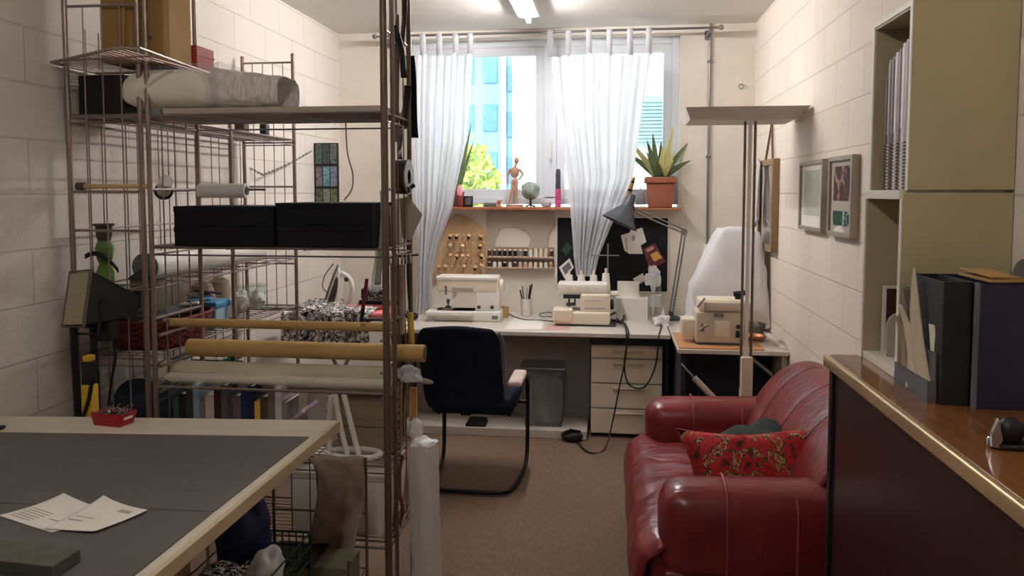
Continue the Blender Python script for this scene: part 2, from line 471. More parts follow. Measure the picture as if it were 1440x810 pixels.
curtain('sheer white tab-top curtain at the left end of the window, tied in low', rows_at([(74, 572, 664), (200, 574, 656), (290, 580, 638), (345, 586, 616), (385, 588, 606), (440, 584, 608)]), 5, 9, .022)
curtain('sheer white tab-top curtain over the middle of the window, tapering to a knot', rows_at([(74, 771, 915), (150, 782, 903), (250, 798, 889), (320, 803, 858), (360, 806, 842), (388, 810, 836)]), 6, 11, .022)

# ---- ceiling lamp near the window, plus an unseen one added to light the foreground
for nm, y0, y1, lb in (('a', 4.1, 5.3, 'bare fluorescent batten lamp on the ceiling near the window'), ('b', .3, 1.5, 'unseen fluorescent batten lamp added on the ceiling above the cutting table')):
    x = -.57 if nm == 'a' else -.6
    l = thing('fluorescent_lamp', lb, 'lamp', (x, (y0 + y1) / 2, ZC - .08))
    put('batten', M().rbox(x - .075, x + .075, y0 - .03, y1 + .03, ZC - .045, ZC, .006), m_white, l)  # made extra wide to block the tube's light from the ceiling
    put('tube', M().cyl((x, y0, ZC - .065), (x, y1, ZC - .065), .014), m_tube if nm == 'a' else m_tube2, l)
    for y in (y0, y1): put('lamp_holder', M().box(x - .016, x + .016, y - .03 if y == y0 else y, y if y == y0 else y + .03, ZC - .085, ZC - .045), m_white, l, bev=.003)

# ================================================================ OUTSIDE THE WINDOW
m_ext = mat('pale_render', (236, 232, 222), .8, var=4); m_extb = mat('blue_facade', (138, 186, 216), .5, var=6); m_extw = mat('facade_glass', (104, 152, 188), .4)
m_shut = mat('teal_shutter', (138, 178, 186), .5); m_ground = mat('pavement_grey', (176, 174, 166), .9); m_fol = mat('spring_foliage', (176, 190, 96), .7, var=25, vscale=3)
struct('ground_outside', M().box(-30, 30, 6.4, 60, -.6, -.5), m_ground, smooth=False)
def facade(name, label, x0, x1, y, z1, wallm, winm, cols, rws, dep=6, wz0=.5):
    t = thing(name, label, 'building', ((x0 + x1) / 2, y, -.5))
    put('wall', M().box(x0, x1, y, y + dep, -.5, z1), wallm, t, smooth=False)
    if cols:
        for i in range(rws):
            z = wz0 + i * (z1 - wz0) / rws
            for j in range(cols):
                xa = x0 + (x1 - x0) * (j + .2) / cols; xb = x0 + (x1 - x0) * (j + .8) / cols
                put('window', M().box(xa, xb, y - .06, y + .02, z, z + (z1 - wz0) / rws * .55), winm, t, smooth=False)
    return t
Y2 = 26
xa, xb, xc, xd, xe = (P(k, 200, y=Y2).x for k in (630, 706, 713, 725, 764))
facade('apartment_tower', 'tall pale blue apartment tower seen through the left pane', xa - 3, xb, Y2, 15, m_extb, m_extw, 6, 9)
stt = facade('stair_tower', 'narrow blue-windowed stair block between the tower and white building', xc, xd, Y2 - .3, 14, m_extb, m_extw, 1, 9)
facade('apartment_building', 'plain cream apartment building filling the right of the left pane', xd, xe + 3.4, Y2 - .8, 16, m_ext, m_extw, 0, 0)
put('pilaster', M().box(xb + .03, xc + .02, Y2 - .5, Y2 + 1, -.5, 14.5), m_ext, stt, smooth=False)
hx = P(898, 200, y=14).x
hb = facade('neighbour_house', 'pale house with a slatted teal shutter seen through the right pane', hx - .5, hx + 3.5, 14, P(900, 60, y=14).z, m_ext, m_shut, 0, 0)
z0, z1 = P(900, 205, y=14).z, P(900, 135, y=14).z
sm = M()
for i in range(14): sm.box(hx - .1, hx + 1.2, 13.9, 13.95, z0 + (z1 - z0) * i / 14, z0 + (z1 - z0) * (i + .7) / 14)
put('shutter', sm, m_shut, hb, smooth=False)
tc = P(668, 262, y=11)
tr = thing('garden_tree', 'yellow-green leafy tree low in the left window pane', 'tree', (tc.x, 11, -.5))
put('trunk', M().cyl((tc.x, 11, -.5), (tc.x, 11, 1.2), .09, .05), m_brown, tr)
fm = M()
for i in range(1100):
    d = Vector((random.gauss(0, 1), random.gauss(0, 1), random.gauss(0, 1))).normalized() * random.random() ** .4
    p = Vector((tc.x - .2, 11, 1.55)) + Vector((d.x * .62, d.y * .6, d.z * .95))
    q = T(p.x, p.y, p.z, random.random() * 6, random.random() * 6, 0); s = .06 + random.random() * .05
    vs = [fm._v(q @ Vector(k)) for k in ((-s, 0, 0), (0, -s * .5, 0), (s, 0, 0), (0, s * .5, 0))]; fm._f(vs)
put('foliage', fm, m_fol, tr, smooth=False)

# ================================================================ SIDEBOARD AND SHELF UNIT (right foreground)
SZ = 1.147
sb = thing('sideboard', 'dark mahogany sideboard with varnished top and brass-coloured edge', 'sideboard', (.85, 1.5, 0))
put('carcass', M().box(.682, XR - .003, .32, 2.445, .06, SZ - .03), m_mahog, sb, bev=.003)
put('plinth', M().box(.71, XR - .003, .36, 2.42, 0, .06), m_black, sb, smooth=False)
put('corner_post', M().box(.672, .70, 2.425, 2.455, 0, SZ - .03), m_black, sb, bev=.002)
put('top', M().box(.672, XR - .003, .30, 2.462, SZ - .03, SZ), m_topw, sb, bev=.002)
put('edge_trim', M().rbox(.656, .674, .30, 2.47, SZ - .036, SZ + .001, .006).rbox(.672, XR - .003, 2.462, 2.474, SZ - .036, SZ + .001, .005), m_brass, sb)
# shelf unit on it: open towards the room, closed end panel towards the viewer
UX0, UY0, UY1 = .775, 2.17, 2.455
su = thing('shelf_unit', 'olive-cream two-tier shelf unit with open side standing on the sideboard', 'shelf', (.9, 2.3, SZ))
put('lower_end_panel', M().box(UX0 - .012, XR - .002, UY0 - .02, UY0, SZ, 1.648), m_olive, su, bev=.0015)
put('upper_end_panel', M().box(UX0, XR - .002, UY0 - .02, UY0, 1.655, 2.148), m_olive, su, bev=.0015)
put('far_panel', M().box(UX0, XR - .002, UY1 - .02, UY1, 1.655, 2.148), m_shelfi, su, bev=.0015)
put('far_panel', M().box(UX0 - .012, XR - .002, UY1 - .02, UY1, SZ, 1.63), m_shelfi, su, bev=.0015)
put('back_panel', M().box(XR - .014, XR - .003, UY0, UY1 - .02, SZ + .03, 2.13), m_shelfi, su, smooth=False)
put('shelf_board', M().box(UX0 - .014, XR - .014, UY0, UY1, 1.63, 1.655), m_shelfw, su, bev=.0015)
put('bottom_board', M().box(UX0 - .012, XR - .014, UY0, UY1 - .02, SZ, SZ + .022), m_shelfw, su, bev=.0015)
put('top_board', M().box(UX0, XR - .002, UY0, UY1 - .02, 2.128, 2.148), m_shelfi, su, bev=.0015)
put('edge_strip', ringm(M(), UY0 - .02, UY1, 1.655, 2.15, UX0 - .004, UX0 + .001, .012), m_shelfw, su, smooth=False) if False else None
em = M().box(UX0 - .003, UX0, UY0 - .021, UY0 - .006, 1.655, 2.15).box(UX0 - .003, UX0, UY1 - .014, UY1 + .001, 1.655, 2.15).box(UX0 - .003, UX0, UY0 - .006, UY1 - .014, 2.136, 2.15)
put('edge_strip', em, m_shelfw, su, smooth=False)
em = M().box(UX0 - .015, UX0 - .012, UY0 - .021, UY0 - .006, SZ, 1.63).box(UX0 - .015, UX0 - .012, UY1 - .014, UY1 + .001, SZ, 1.63)
put('edge_strip', em, m_shelfw, su, smooth=False)
# binders / wire-bound folders inside the upper tier
fold = [('slim dark grey folder', (88, 80, 76), .30), ('mauve-grey wire-bound folder', (146, 130, 132), .335), ('brown wire-bound folder', (104, 84, 84), .34), ('pale lilac wire-bound folder', (214, 206, 206), .345), ('plum-grey wire-bound folder', (124, 108, 112), .35), ('white wire-bound folder', (226, 222, 216), .36), ('grey-lilac wire-bound folder', (170, 158, 162), .365)]
y = UY1 - .062
for i, (nm, c, hh) in enumerate(fold):
    th = .026 if i else .018
    hh *= 1.12
    t = thing('ring_folder', nm + ', ' + ORD[i] + ' from the far end of the upper shelf tier', 'folder', (UX0 + .1, y, 1.656), 'folders in the upper shelf tier')
    x0 = UX0 + .018
    put('cover', M().rbox(x0, x0 + .2, y - th + .003, y - .001, 1.656, 1.656 + hh, .003), mat('folder_%d' % i, c, .6), t)
    put('label_area', M().box(x0 - .0015, x0, y - th + .006, y - .004, 1.656 + hh * .42, 1.656 + hh * .97), mat('folder_spine_%d' % i, tuple(min(255, k + 16) for k in c), .5), t, smooth=False)
    b = M()
    for k in range(14): b.tube([Vector((x0 + .003 - .007 * math.sin(a), y - th / 2 - .006 * math.cos(a), 1.662 + k * .0095)) for a in [j * PI / 5 for j in range(6)]], .0016, 5)
    put('wire_binding', b, m_black if i % 2 == 0 else m_white, t)
    y -= th
one('black_pouch', M().rbox(UX0 + .03, UX0 + .12, UY0 + .03, UY0 + .12, 2.149, 2.175, .012), m_black, 'small black pouch lying on top of the shelf unit', 'pouch')
# lower tier: framed picture, templates, tall black board, picture
fp = thing('framed_picture', 'small dark brown framed picture leaning inside the lower shelf tier', 'picture', (UX0 + .12, UY1 - .06, SZ + .022))
put('frame', ringm(M(), UX0 + .03, UX0 + .145, SZ + .0225, 1.372, UY1 - .06, UY1 - .048, .008), m_white, fp)
put('picture', M().box(UX0 + .038, UX0 + .137, UY1 - .057, UY1 - .049, SZ + .03, 1.364), patches('dark_flower_print', [(0, (74, 48, 40)), (.6, (86, 56, 48)), (.66, (180, 160, 120))], 26), fp, smooth=False)
one('black_board', M().box(UX0 + .085, UX0 + .24, UY0 + .012, UY0 + .024, SZ + .0225, 1.56), m_black, 'tall black board upright against the near end inside the lower tier', 'board', bev=.001)
def arch(x0, x1, y0, y1, z0, z1, taper=0):
    w = (x1 - x0) / 2; c = (x0 + x1) / 2
    pts = [(x0, z0), (x1, z0)] + [(c + w * math.cos(a), z1 - w + w * math.sin(a)) for a in [i * PI / 10 for i in range(11)]]
    return M().prism(pts, y0, y1, 'y')
one('pattern_template', arch(UX0 + .025, UX0 + .105, UY1 - .108, UY1 - .100, SZ + .0225, 1.30), m_cardg, 'round-topped grey card template standing inside the lower tier', 'template', bev=.001)
# magazine holder with leaning templates, black box file, navy box file
mg = thing('magazine_holder', 'clear grey open magazine holder at the sideboard edge', 'magazine holder', (.80, 2.02, SZ))
put('tray', M().box(.752, .755, 1.925, 2.142, SZ, SZ + .052).box(.755, .770, 1.925, 2.142, SZ, SZ + .004).box(.755, .771, 1.921, 1.925, SZ, SZ + .052).box(.768, .771, 1.925, 2.142, SZ, SZ + .12), film('grey_clear_plastic', (134, 132, 134), .7, .2, .3), mg, smooth=False)
def leaf(name, label, pts, y0, y1, c, lean):
    """a curved card template, profile in the y-z plane, standing in the holder"""
    m = M()
    def fn(u, v):
        k = v * (len(pts) - 1); i = min(int(k), len(pts) - 2); q = k - i
        a = Vector(pts[i]); b = Vector(pts[i + 1]); p = a.lerp(b, q)
        return Vector((p.x + lean * v * v, p.y + (u - .5) * p.z, p.w))
    return m
def template(label, base, top, w0, w1, wt, c, bend=0):
    b, t = Vector(base), Vector(top); side = Vector((0.25, -1, 0)).normalized()
    def fn(u, v):
        p = b.lerp(t, v) + Vector((bend * math.sin(PI * v), -bend * 1.2 * math.sin(PI * v), 0))
        wd = (w0 + (w1 - w0) * min(1, v * 2)) if v < .5 else w1 + (wt - w1) * ((v - .5) * 2) ** 1.5
        return p + side * ((u - .5) * wd)
    one('pattern_template', M().grid(fn, 4, 18), mat('tmpl_%d_%d' % (c[0], c[2]), c, .8, var=6), label, 'template', 'card templates in the magazine holder', solid=.003)
template('short brown card strip curving in the magazine holder', (.760, 2.10, SZ + .005), (.757, 2.15, 1.32), .05, .04, .012, (150, 126, 104), .012)
template('cream curved ruler-like template at the holder front', (.757, 2.03, SZ + .005), (.756, 2.125, 1.355), .05, .042, .014, (190, 176, 150), .01)
template('dark olive card template leaning in the middle of the holder', (.767, 2.03, SZ + .005), (.764, 2.115, 1.405), .06, .05, .02, (82, 74, 62), .01)
template('tall pale grey curved template with a pointed top in the holder', (.764, 1.957, SZ + .005), (.762, 2.055, 1.46), .06, .046, .004, (188, 176, 152), -.006)
template('small white strip tucked against the black box file', (.771, 1.945, SZ + .005), (.771, 1.96, 1.33), .03, .03, .02, (214, 208, 190), .005)
def openbox(x0, x1, y0, y1, z0, z1, t=.004):
    return M().box(x0, x1, y0, y0 + t, z0, z1).box(x0, x1, y1 - t, y1, z0, z1).box(x0, x0 + t, y0 + t, y1 - t, z0, z1).box(x1 - t, x1, y0 + t, y1 - t, z0, z1).box(x0 + t, x1 - t, y0 + t, y1 - t, z0, z0 + t)
bf = thing('box_file', 'matt black open box file between the magazine holder and navy box', 'box file', (.79, 2.02, SZ))
_bm = M()
put('body', openbox(.774, .836, 1.905, 2.10, SZ, 1.44), mat('black_card', (28, 29, 30), .6, var=3), bf, bev=.001)
put('papers', M().box(.783, .828, 1.915, 2.085, SZ + .006, 1.425), m_paper, bf, smooth=False)
bf2 = thing('box_file', 'large navy box file at the right edge of the sideboard', 'box file', (.96, 2.0, SZ))
put('body', openbox(.846, XR - .004, 1.88, 2.12, SZ, 1.438), m_navyb, bf2, bev=.001)
put('edge_trim', M().box(.838, .845, 1.885, 1.90, SZ, 1.44), m_grey, bf2, smooth=False)
one('cardboard_flap', M().box(-.05, .05, -.06, .06, 0, .006, T(.90, 1.945, 1.4445, .05, .02, .2)).box(-.045, .04, -.05, .05, .007, .012, T(.895, 1.95, 1.448, .12, .06, .35)), m_kraft, 'folded tan cardboard pieces lying on the navy box file', 'cardboard', bev=.001)
one('grey_disc', M().prism([(.965 + .03 * math.cos(a), 1.439 + .055 * math.sin(a)) for a in [i * PI / 10 for i in range(11)]], 1.935, 1.943, 'y'), m_grey, 'rounded grey card edge standing at the far right on the navy box', 'card')
# tape dispenser / hole punch: black body, shiny metal fin
gp = P(1412, 630, z=SZ)
pn = thing('stapler', 'black desk stapler with shiny metal tip on the varnished sideboard top', 'stapler', (gp.x, gp.y, SZ))
gx, gy = gp.x, gp.y
put('base', M().rbox(gx - .015, gx + .11, gy - .02, gy + .02, SZ, SZ + .012, .004), m_black, pn)
put('head', M().ball((gx + .01, gy, SZ + .035), (.024, .022, .028)).rbox(gx + .0, gx + .12, gy - .014, gy + .014, SZ + .03, SZ + .05, .008), m_black, pn)
put('metal_tip', M().prism([(gx - .028, SZ + .005), (gx - .016, SZ + .002), (gx - .008, SZ + .02), (gx - .018, SZ + .062), (gx - .03, SZ + .03)], gy - .014, gy - .004, 'y').rbox(gx - .03, gx - .005, gy - .006, gy + .012, SZ, SZ + .022, .006), m_chrome, pn, bev=.001)

# ================================================================ SOFA
sf = thing('sofa', 'two-seat red leather sofa with rolled arms against the right wall', 'sofa', (.58, 3.3, 0))
put('base', M().rbox(.20, 1.0, 2.66, 3.95, .05, .33, .03), m_leather, sf)
for (x, y) in ((.26, 2.72), (.26, 3.88), (.94, 2.72), (.94, 3.88)): put('foot', M().cyl((x, y, 0), (x, y, .055), .025, .03), m_black, sf)
def seatf(u, v):
    # v across depth (front roll to back), u along the length
    prof = [(.135, .10), (.10, .20), (.085, .30), (.105, .385), (.17, .43), (.3, .445), (.5, .44), (.66, .43)]
    k = v * (len(prof) - 1); i = min(int(k), len(prof) - 2); q = k - i
    x = prof[i][0] + (prof[i + 1][0] - prof[i][0]) * q; z = prof[i][1] + (prof[i + 1][1] - prof[i][1]) * q
    k2 = min(1, max(0, (.235 - x) / .06)); ya, yb = 2.875 - .22 * k2, 3.705 + .22 * k2
    y = ya + u * (yb - ya)
    puff = .014 * abs(math.sin(u * 3 * PI)) ** .5 
    ridg = .014 * noise.noise(Vector((x * 2.2, u * 17 + 2 * noise.noise(Vector((x * 6, u * 5, 0))), 1.7)))
    e = min(1, min(u, 1 - u) * 14) ** .5
    return Vector((x - puff * (1 - v) * .8 + (1 - e) * .03, y, z + (puff + ridg) * v - (1 - e) * .02))
put('seat_cushion', M().grid(seatf, 90, 30), m_leather, sf, solid=.02, ang=80)
put('seat_core', M().rbox(.14, .24, 2.68, 3.90, .06, .38, .03).rbox(.16, .70, 2.87, 3.71, .30, .415, .02), m_leather, sf)
def arm(y0, y1):
    t = M().rbox(.175, .97, y0, y1, .28, .635, .095, 7)
    for v in t.bm.verts:
        p = v.co
        p.z += .01 * math.sin(p.x * 16) * (1 if p.z > .5 else 0)
        if p.x < .24: p.z -= (.24 - p.x) * .12
    return t
for (y0, y1) in ((2.615, 2.865), (3.715, 3.965)):
    a = put('arm', arm(y0, y1), m_leather, sf)
    for x in (.40, .63):
        zt = .641; r = .10
        pts = [(x, y0 - .001, .3), (x, y0 - .001, .53)] + [(x, y0 + .094 - .096 * math.cos(q), .541 + .096 * math.sin(q)) for q in [i * PI / 16 for i in range(1, 9)]] + [(x, y1 - .094 + .096 * math.sin(q), .541 + .096 * math.cos(q)) for q in [i * PI / 16 for i in range(0, 9)]] + [(x, y1 + .001, .45)]
        pts = [(p[0], p[1], p[2] + (.01 * math.sin(x * 16) if p[2] > .5 else 0)) for p in pts]
        put('seam', M().tube(pts, .0045, 6), m_seam, a)
    put('lower_panel', M().rbox(.185, .97, y0 + .012, y1 - .012, .05, .34, .02), m_leather, sf)
bp = [(.60, .40), (.645, .52), (.685, .60), (.74, .70), (.805, .785), (.88, .838), (.955, .85), (1.01, .81), (1.028, .70), (1.03, .40)]
bps = spline([(a, 0, b) for a, b in bp], 4)
def backf(u, v):
    k = v * (len(bps) - 1); i = min(int(k), len(bps) - 2); p = bps[i].lerp(bps[i + 1], k - i)
    y = 2.70 + u * 1.18
    s = abs(2 * u - 1)
    drop = .30 * max(0, s - .6) ** 2 / .16 * .35
    puff = .010 * abs(math.sin(u * 4 * PI)) ** .5
    z = .42 + (p.z - .42) * (1 - drop) + puff * .5 * (1 if .3 < v < .8 else .4)
    x = p.x + drop * .10 * (1 - v) - puff * (1 - v)
    return Vector((min(x, 1.03), y, z))
bk = M().grid(backf, 72, 36)
put('backrest', bk, m_leather, sf, ang=80, solid=.01)
for u in (.25, .5, .75):
    put('seam', M().tube([backf(u, v / 30) + Vector((-.003, 0, .003)) for v in range(2, 28)], .004, 6), m_seamd, sf)
# cushions
cu = thing('throw_cushion', 'red floral patterned cushion leaning on the near sofa arm', 'cushion', (.55, 2.98, .45))
put('cover', M().pillow(.60, .42, .17, T(.575, 2.985, .545, 1.12, -.06, .08), 18, .18), m_floral, cu, ang=80)
put('piping', M().tube([T(.575, 2.985, .545, 1.12, -.06, .08) @ Vector((.30 * (1 - .18 * (1 - (abs(b)) ** 2) * (abs(a) == 1)) * a, .21 * (1 - .18 * (1 - abs(a) ** 2) * (abs(b) == 1)) * b, 0)) for a, b in [(-1 + i / 6, -1) for i in range(12)] + [(1, -1 + i / 6) for i in range(12)] + [(1 - i / 6, 1) for i in range(12)] + [(-1, 1 - i / 6) for i in range(12)]], .004, 6, True), m_seam, cu)
one('throw_cushion', M().pillow(.36, .36, .16, T(.60, 3.24, .56, .25, -.30, .1), 14, .12), m_dgreen, 'dark green cushion lying behind the floral one on the sofa', 'cushion', ang=80)
# ================================================================ WINDOW SILL OBJECTS
SZL = WZ0
def sill(px, dy=0.0): return P(px, 288, y=5.84 + dy).x
x = P(928, 285, y=5.85).x
ap = thing('potted_aloe', 'spiky aloe in a square terracotta pot at the right end of the sill', 'plant', (x, 5.845, SZL))
pr = M()
for (a, b, z0, z1) in ((.085, .10, SZL, SZL + .18), (.115, .115, SZL + .18, SZL + .225)):
    A = [pr._v(Vector((x + sx * a, 5.845 + sy * a * .8, z0))) for sx, sy in ((-1, -1), (1, -1), (1, 1), (-1, 1))]
    B = [pr._v(Vector((x + sx * b, 5.845 + sy * b * .8, z1))) for sx, sy in ((-1, -1), (1, -1), (1, 1), (-1, 1))]
    pr._f(A[::-1]); pr._f(B)
    for i in range(4): pr._f([A[i], A[(i + 1) % 4], B[(i + 1) % 4], B[i]])
ptp = put('pot', pr, m_terra, ap, bev=.006)
put('soil', M().box(x - .1, x + .1, 5.845 - .08, 5.845 + .08, SZL + .215, SZL + .228), m_soil, ptp, smooth=False)
def blade(base, ang, tilt, L, wd, m):
    d = Vector((math.cos(ang) * math.sin(tilt), math.sin(ang) * math.sin(tilt) * .6, math.cos(tilt)))
    side = d.cross(Vector((0, 1, .2))).normalized()
    def fn(u, v):
        p = Vector(base) + d * (L * v) + Vector((0, 0, -.12 * L * v * v * math.sin(tilt)))
        wv = wd * (1 - v ** 2.2) + .001
        return p + side * ((u - .5) * wv) + Vector((0, -.5, .1)) * (abs(u - .5) * wv * .6)
    return m.grid(fn, 4, 8)
for k, (a, t, L) in enumerate([(0, .18, .40), (PI, .28, .30), (.4, .62, .34), (PI, .62, .36), (2.8, .85, .34), (.2, .95, .26), (-1.4, .3, .26), (1.5, .3, .3), (-2.4, .55, .24), (-.7, .5, .24), (3, .12, .34), (-1.8, .75, .2), (-1, .8, .2)]):
    put('leaf', blade((x + .02 * math.cos(a), 5.845 + .02 * math.sin(a), SZL + .225), a, t, L, .048, M()), m_leaf if k % 3 else m_leafy, ap, solid=.006, ang=80)
x = sill(652, .06)
lp = thing('potted_leek_plant', 'plant with upright blade leaves half hidden behind the left curtain', 'plant', (x - .03, 5.90, SZL))
put('pot', M().lathe([(.04, 0), (.055, .11), (.06, .115), (.05, .105)], (x - .05, 5.90, SZL), 18), m_terra, lp)
for k, (a, t, L) in enumerate([(0, .1, .55), (0, .2, .58), (PI, .12, .5), (.3, .3, .45), (2.8, .3, .4)]):
    put('leaf', blade((x - .05, 5.90, SZL + .10), a, t, L, .03, M()), m_leaf, lp, solid=.004, ang=80)
x = sill(648)
bt = thing('pink_bottle', 'small bottle with pink cap and dark red base next to the left curtain', 'bottle', (x, 5.80, SZL))
put('body', M().lathe([(.026, 0), (.028, .02), (.026, .07), (.018, .09)], (x, 5.80, SZL), 16), mat('dark_red_glass', (112, 40, 40), .3), bt)
put('cap', M().lathe([(.02, .09), (.024, .12), (.016, .16), (.007, .17)], (x, 5.80, SZL), 16), mat('pink_cap', (232, 150, 150), .4), bt)
x = sill(659)
fr = thing('framed_photo', 'tiny square dark frame leaning on the window sill by the pink bottle', 'picture frame', (x, 5.81, SZL))
put('frame', M().rbox(-.038, .038, -.008, .008, 0, .085, .004, 2, T(x, 5.815, SZL, -.12)), m_black, fr)
put('photo', M().box(-.022, .022, -.010, -.0082, .016, .07, T(x, 5.815, SZL, -.12)), mat('dim_photo', (88, 76, 80), .5, var=20, vscale=60), fr, smooth=False)
x = sill(690)
one('small_grey_tin', M().rbox(x - .05, x + .05, 5.80, 5.86, SZL, SZL + .035, .006), m_steel, 'low grey tin lying on the sill left of the wooden figure', 'tin')
# mannequin: jointed wooden artist's figure on a round base
x = sill(724)
mn = thing('wooden_mannequin', 'jointed wooden artist figure standing on the window sill', 'mannequin', (x, 5.83, SZL))
mw = mat('mannequin_wood', (186, 140, 116), .5, var=10)
put('base', M().lathe([(.0, 0), (.065, 0), (.065, .018), (.0, .02)], (x, 5.83, SZL), 24), mw, mn)
put('support_rod', M().cyl((x - .01, 5.85, SZL + .02), (x, 5.84, SZL + .19), .003), m_steel, mn)
put('torso', M().ball((x, 5.83, SZL + .265), (.034, .024, .045)).ball((x, 5.83, SZL + .20), (.026, .02, .025)).cyl((x, 5.83, SZL + .2), (x, 5.83, SZL + .3), .012), mw, mn)
put('head', M().ball((x + .014, 5.83, SZL + .355), (.018, .018, .026)).cyl((x + .005, 5.83, SZL + .3), (x + .012, 5.83, SZL + .34), .008), mw, mn)
put('arm', M().tube([(x - .032, 5.83, SZL + .29), (x - .056, 5.83, SZL + .24), (x - .052, 5.82, SZL + .17)], [.011, .009, .006], 8), mw, mn)
put('arm', M().tube([(x + .032, 5.83, SZL + .29), (x + .064, 5.83, SZL + .25), (x + .03, 5.815, SZL + .205)], [.011, .009, .006], 8), mw, mn)
put('leg', M().tube([(x - .014, 5.83, SZL + .19), (x - .02, 5.82, SZL + .11), (x - .045, 5.83, SZL + .022)], [.015, .011, .008], 8), mw, mn)
put('leg', M().tube([(x + .014, 5.83, SZL + .19), (x + .012, 5.82, SZL + .11), (x + .014, 5.83, SZL + .022)], [.015, .011, .008], 8), mw, mn)
x = sill(703)
one('red_spool', M().lathe([(.012, 0), (.02, .002), (.02, .012), (.012, .016), (.012, .04), (.02, .044), (.02, .052), (.01, .054)], (x, 5.80, SZL), 14), mat('pale_red', (196, 112, 108), .6), 'little reddish wooden spool at the foot of the wooden figure', 'spool')
x = sill(746)
gs = thing('topiary_ball', 'grey-green leafy globe on a short dark stem beside the wooden figure', 'ornament', (x, 5.84, SZL))
def lump(c, r, n=22, amp=.12, fr=9):
    m = M().ball(c, r, n)
    for v in m.bm.verts:
        k = noise.noise(v.co * fr) * amp
        v.co = Vector(c) + (v.co - Vector(c)) * (1 + k)
    return m
put('globe', lump((x, 5.84, SZL + .125), .068, 30, .22, 40), mat('sage_leaves', (140, 152, 140), .8, var=22, vscale=50), gs)
put('stem', M().cyl((x, 5.84, SZL + .012), (x, 5.84, SZL + .07), .008), m_black, gs)
put('foot', M().tube([(x - .035, 5.83, SZL + .005), (x, 5.84, SZL + .02), (x + .035, 5.83, SZL + .005)], .006).cyl((x, 5.84, SZL + .02), (x, 5.87, SZL + .004), .006), m_black, gs)
x = sill(768)
one('grey_ornament', lump((x, 5.84, SZL + .028), (.042, .03, .034), 16, .15, 20), mat('lilac_stone', (180, 172, 180), .6), 'small lilac-grey ornament between the leafy globe and dark bottle', 'ornament')
x = sill(785)
nb = thing('slim_bottle', 'slim dark bottle with pink lower half next to the middle curtain', 'bottle', (x, 5.82, SZL))
put('lower_body', M().lathe([(.0, 0), (.022, 0), (.022, .13), (.02, .14)], (x, 5.82, SZL), 16), mat('magenta_label', (190, 70, 120), .4, var=30, vscale=60), nb)
put('upper_body', M().lathe([(.021, .14), (.019, .2), (.02, .25), (.015, .285), (.0, .29)], (x, 5.82, SZL), 16), mat('dark_slate', (66, 62, 76), .4), nb)
a = Vector((sill(880), 5.80, SZL + .006)); b = Vector((sill(890), 5.87, SZL + .22))
rl = thing('wrapped_roll', 'yellow and black banded tube leaning on the sill by the aloe pot', 'tube', a)
d = (b - a)
put('tube', M().cyl(a, b, .018), mat('mustard', (190, 146, 66), .5), rl)
for q in (.25, .55, .85): put('band', M().cyl(a + d * (q - .04), a + d * (q + .04), .0186), m_black, rl)
x = sill(899)
one('glass_bulb', M().lathe([(.0, 0), (.03, .004), (.036, .04), (.03, .08), (.012, .12), (.008, .17), (.0, .175)], (x + .01, 5.80, SZL), 18), glass('milky_glass', (226, 230, 234), .1, .25), 'clear round-bottomed glass vase left of the aloe pot', 'vase')

# ================================================================ BACK WALL RACKS, BOARDS
BY = YB - .001
spool_cols = [('black', (24, 24, 26)), ('white', (226, 222, 214)), ('tan', (190, 150, 110)), ('pale pink', (206, 168, 158)), ('grey', (130, 126, 124)), ('cream', (222, 206, 176)), ('dark brown', (74, 54, 46)), ('beige', (200, 180, 150))]
sp_m = {n: mat('thread_' + n.replace(' ', '_'), c, .7, var=8, vscale=80) for n, c in spool_cols}
# peg rack (left): sloping tan board with pegs
tA = [P(*p, y=BY) for p in ((606, 398), (626, 312), (640, 303), (655, 305), (668, 313), (678, 318), (684, 326), (684, 392))]
pk = thing('peg_rack', 'tan wooden thread rack with rows of pegs on the wall behind the left curtain', 'thread rack', (tA[0].x + .2, BY, tA[0].z))
put('board', M().prism([(p.x, p.z) for p in tA], BY - .018, BY, 'y'), m_woodz, pk, bev=.003)
k = 0
for r in range(6):
    py = 338 + r * 11
    n = 7 + (r > 1)
    for j in range(n):
        px = 636 - r * 4.5 + j * (682 - 636 + r * 4.5) / (n - .5)
        p = P(px, py, y=BY - .018)
        put('peg', M().cyl(p, p + Vector((.022, -.055, .05)), .0062, .005, n=8), mat('peg_beech', (240, 216, 180), .6), pk)
for i, (px, py, c) in enumerate([(633, 333, 'black'), (642, 333, 'black'), (659, 333, 'dark brown'), (676, 334, 'dark brown'), (633, 346, 'white'), (650, 347, 'white'), (675, 347, 'dark brown'), (633, 360, 'cream'), (642, 361, 'black'), (650, 361, 'cream'), (658, 361, 'cream'), (677, 361, 'dark brown'), (652, 376, 'cream'), (668, 377, 'dark brown'), (676, 374, 'cream'), (617, 376, 'tan'), (626, 376, 'tan')]):
    p = P(px, py, y=BY - .06)
    d = Vector((.022, -.055, .05)).normalized()
    row = 'top' if py < 340 else 'second' if py < 352 else 'third' if py < 366 else 'fourth'
    base = p - d * .016
    s = thing('thread_spool', f'{c} spool, {ORD[[q[0] for q in sorted([(a_, b_) for a_, b_ in [(633,333),(642,333),(659,333),(676,334),(633,346),(650,347),(675,347),(633,360),(642,361),(650,361),(658,361),(677,361),(617,376),(626,376),(652,376),(668,377),(676,374)] if abs(b_ - py) < 5])].index(px)]} from left on the {row} peg row of the tan rack', 'spool', base, 'thread spools on the tan peg rack')
    put('thread', M().cyl(base, base + d * .032, .0125, n=12), sp_m[c], s)
    put('core', M().cyl(base - d * .004, base, .014, n=12).cyl(base + d * .032, base + d * .036, .014, n=12), m_wood, s)
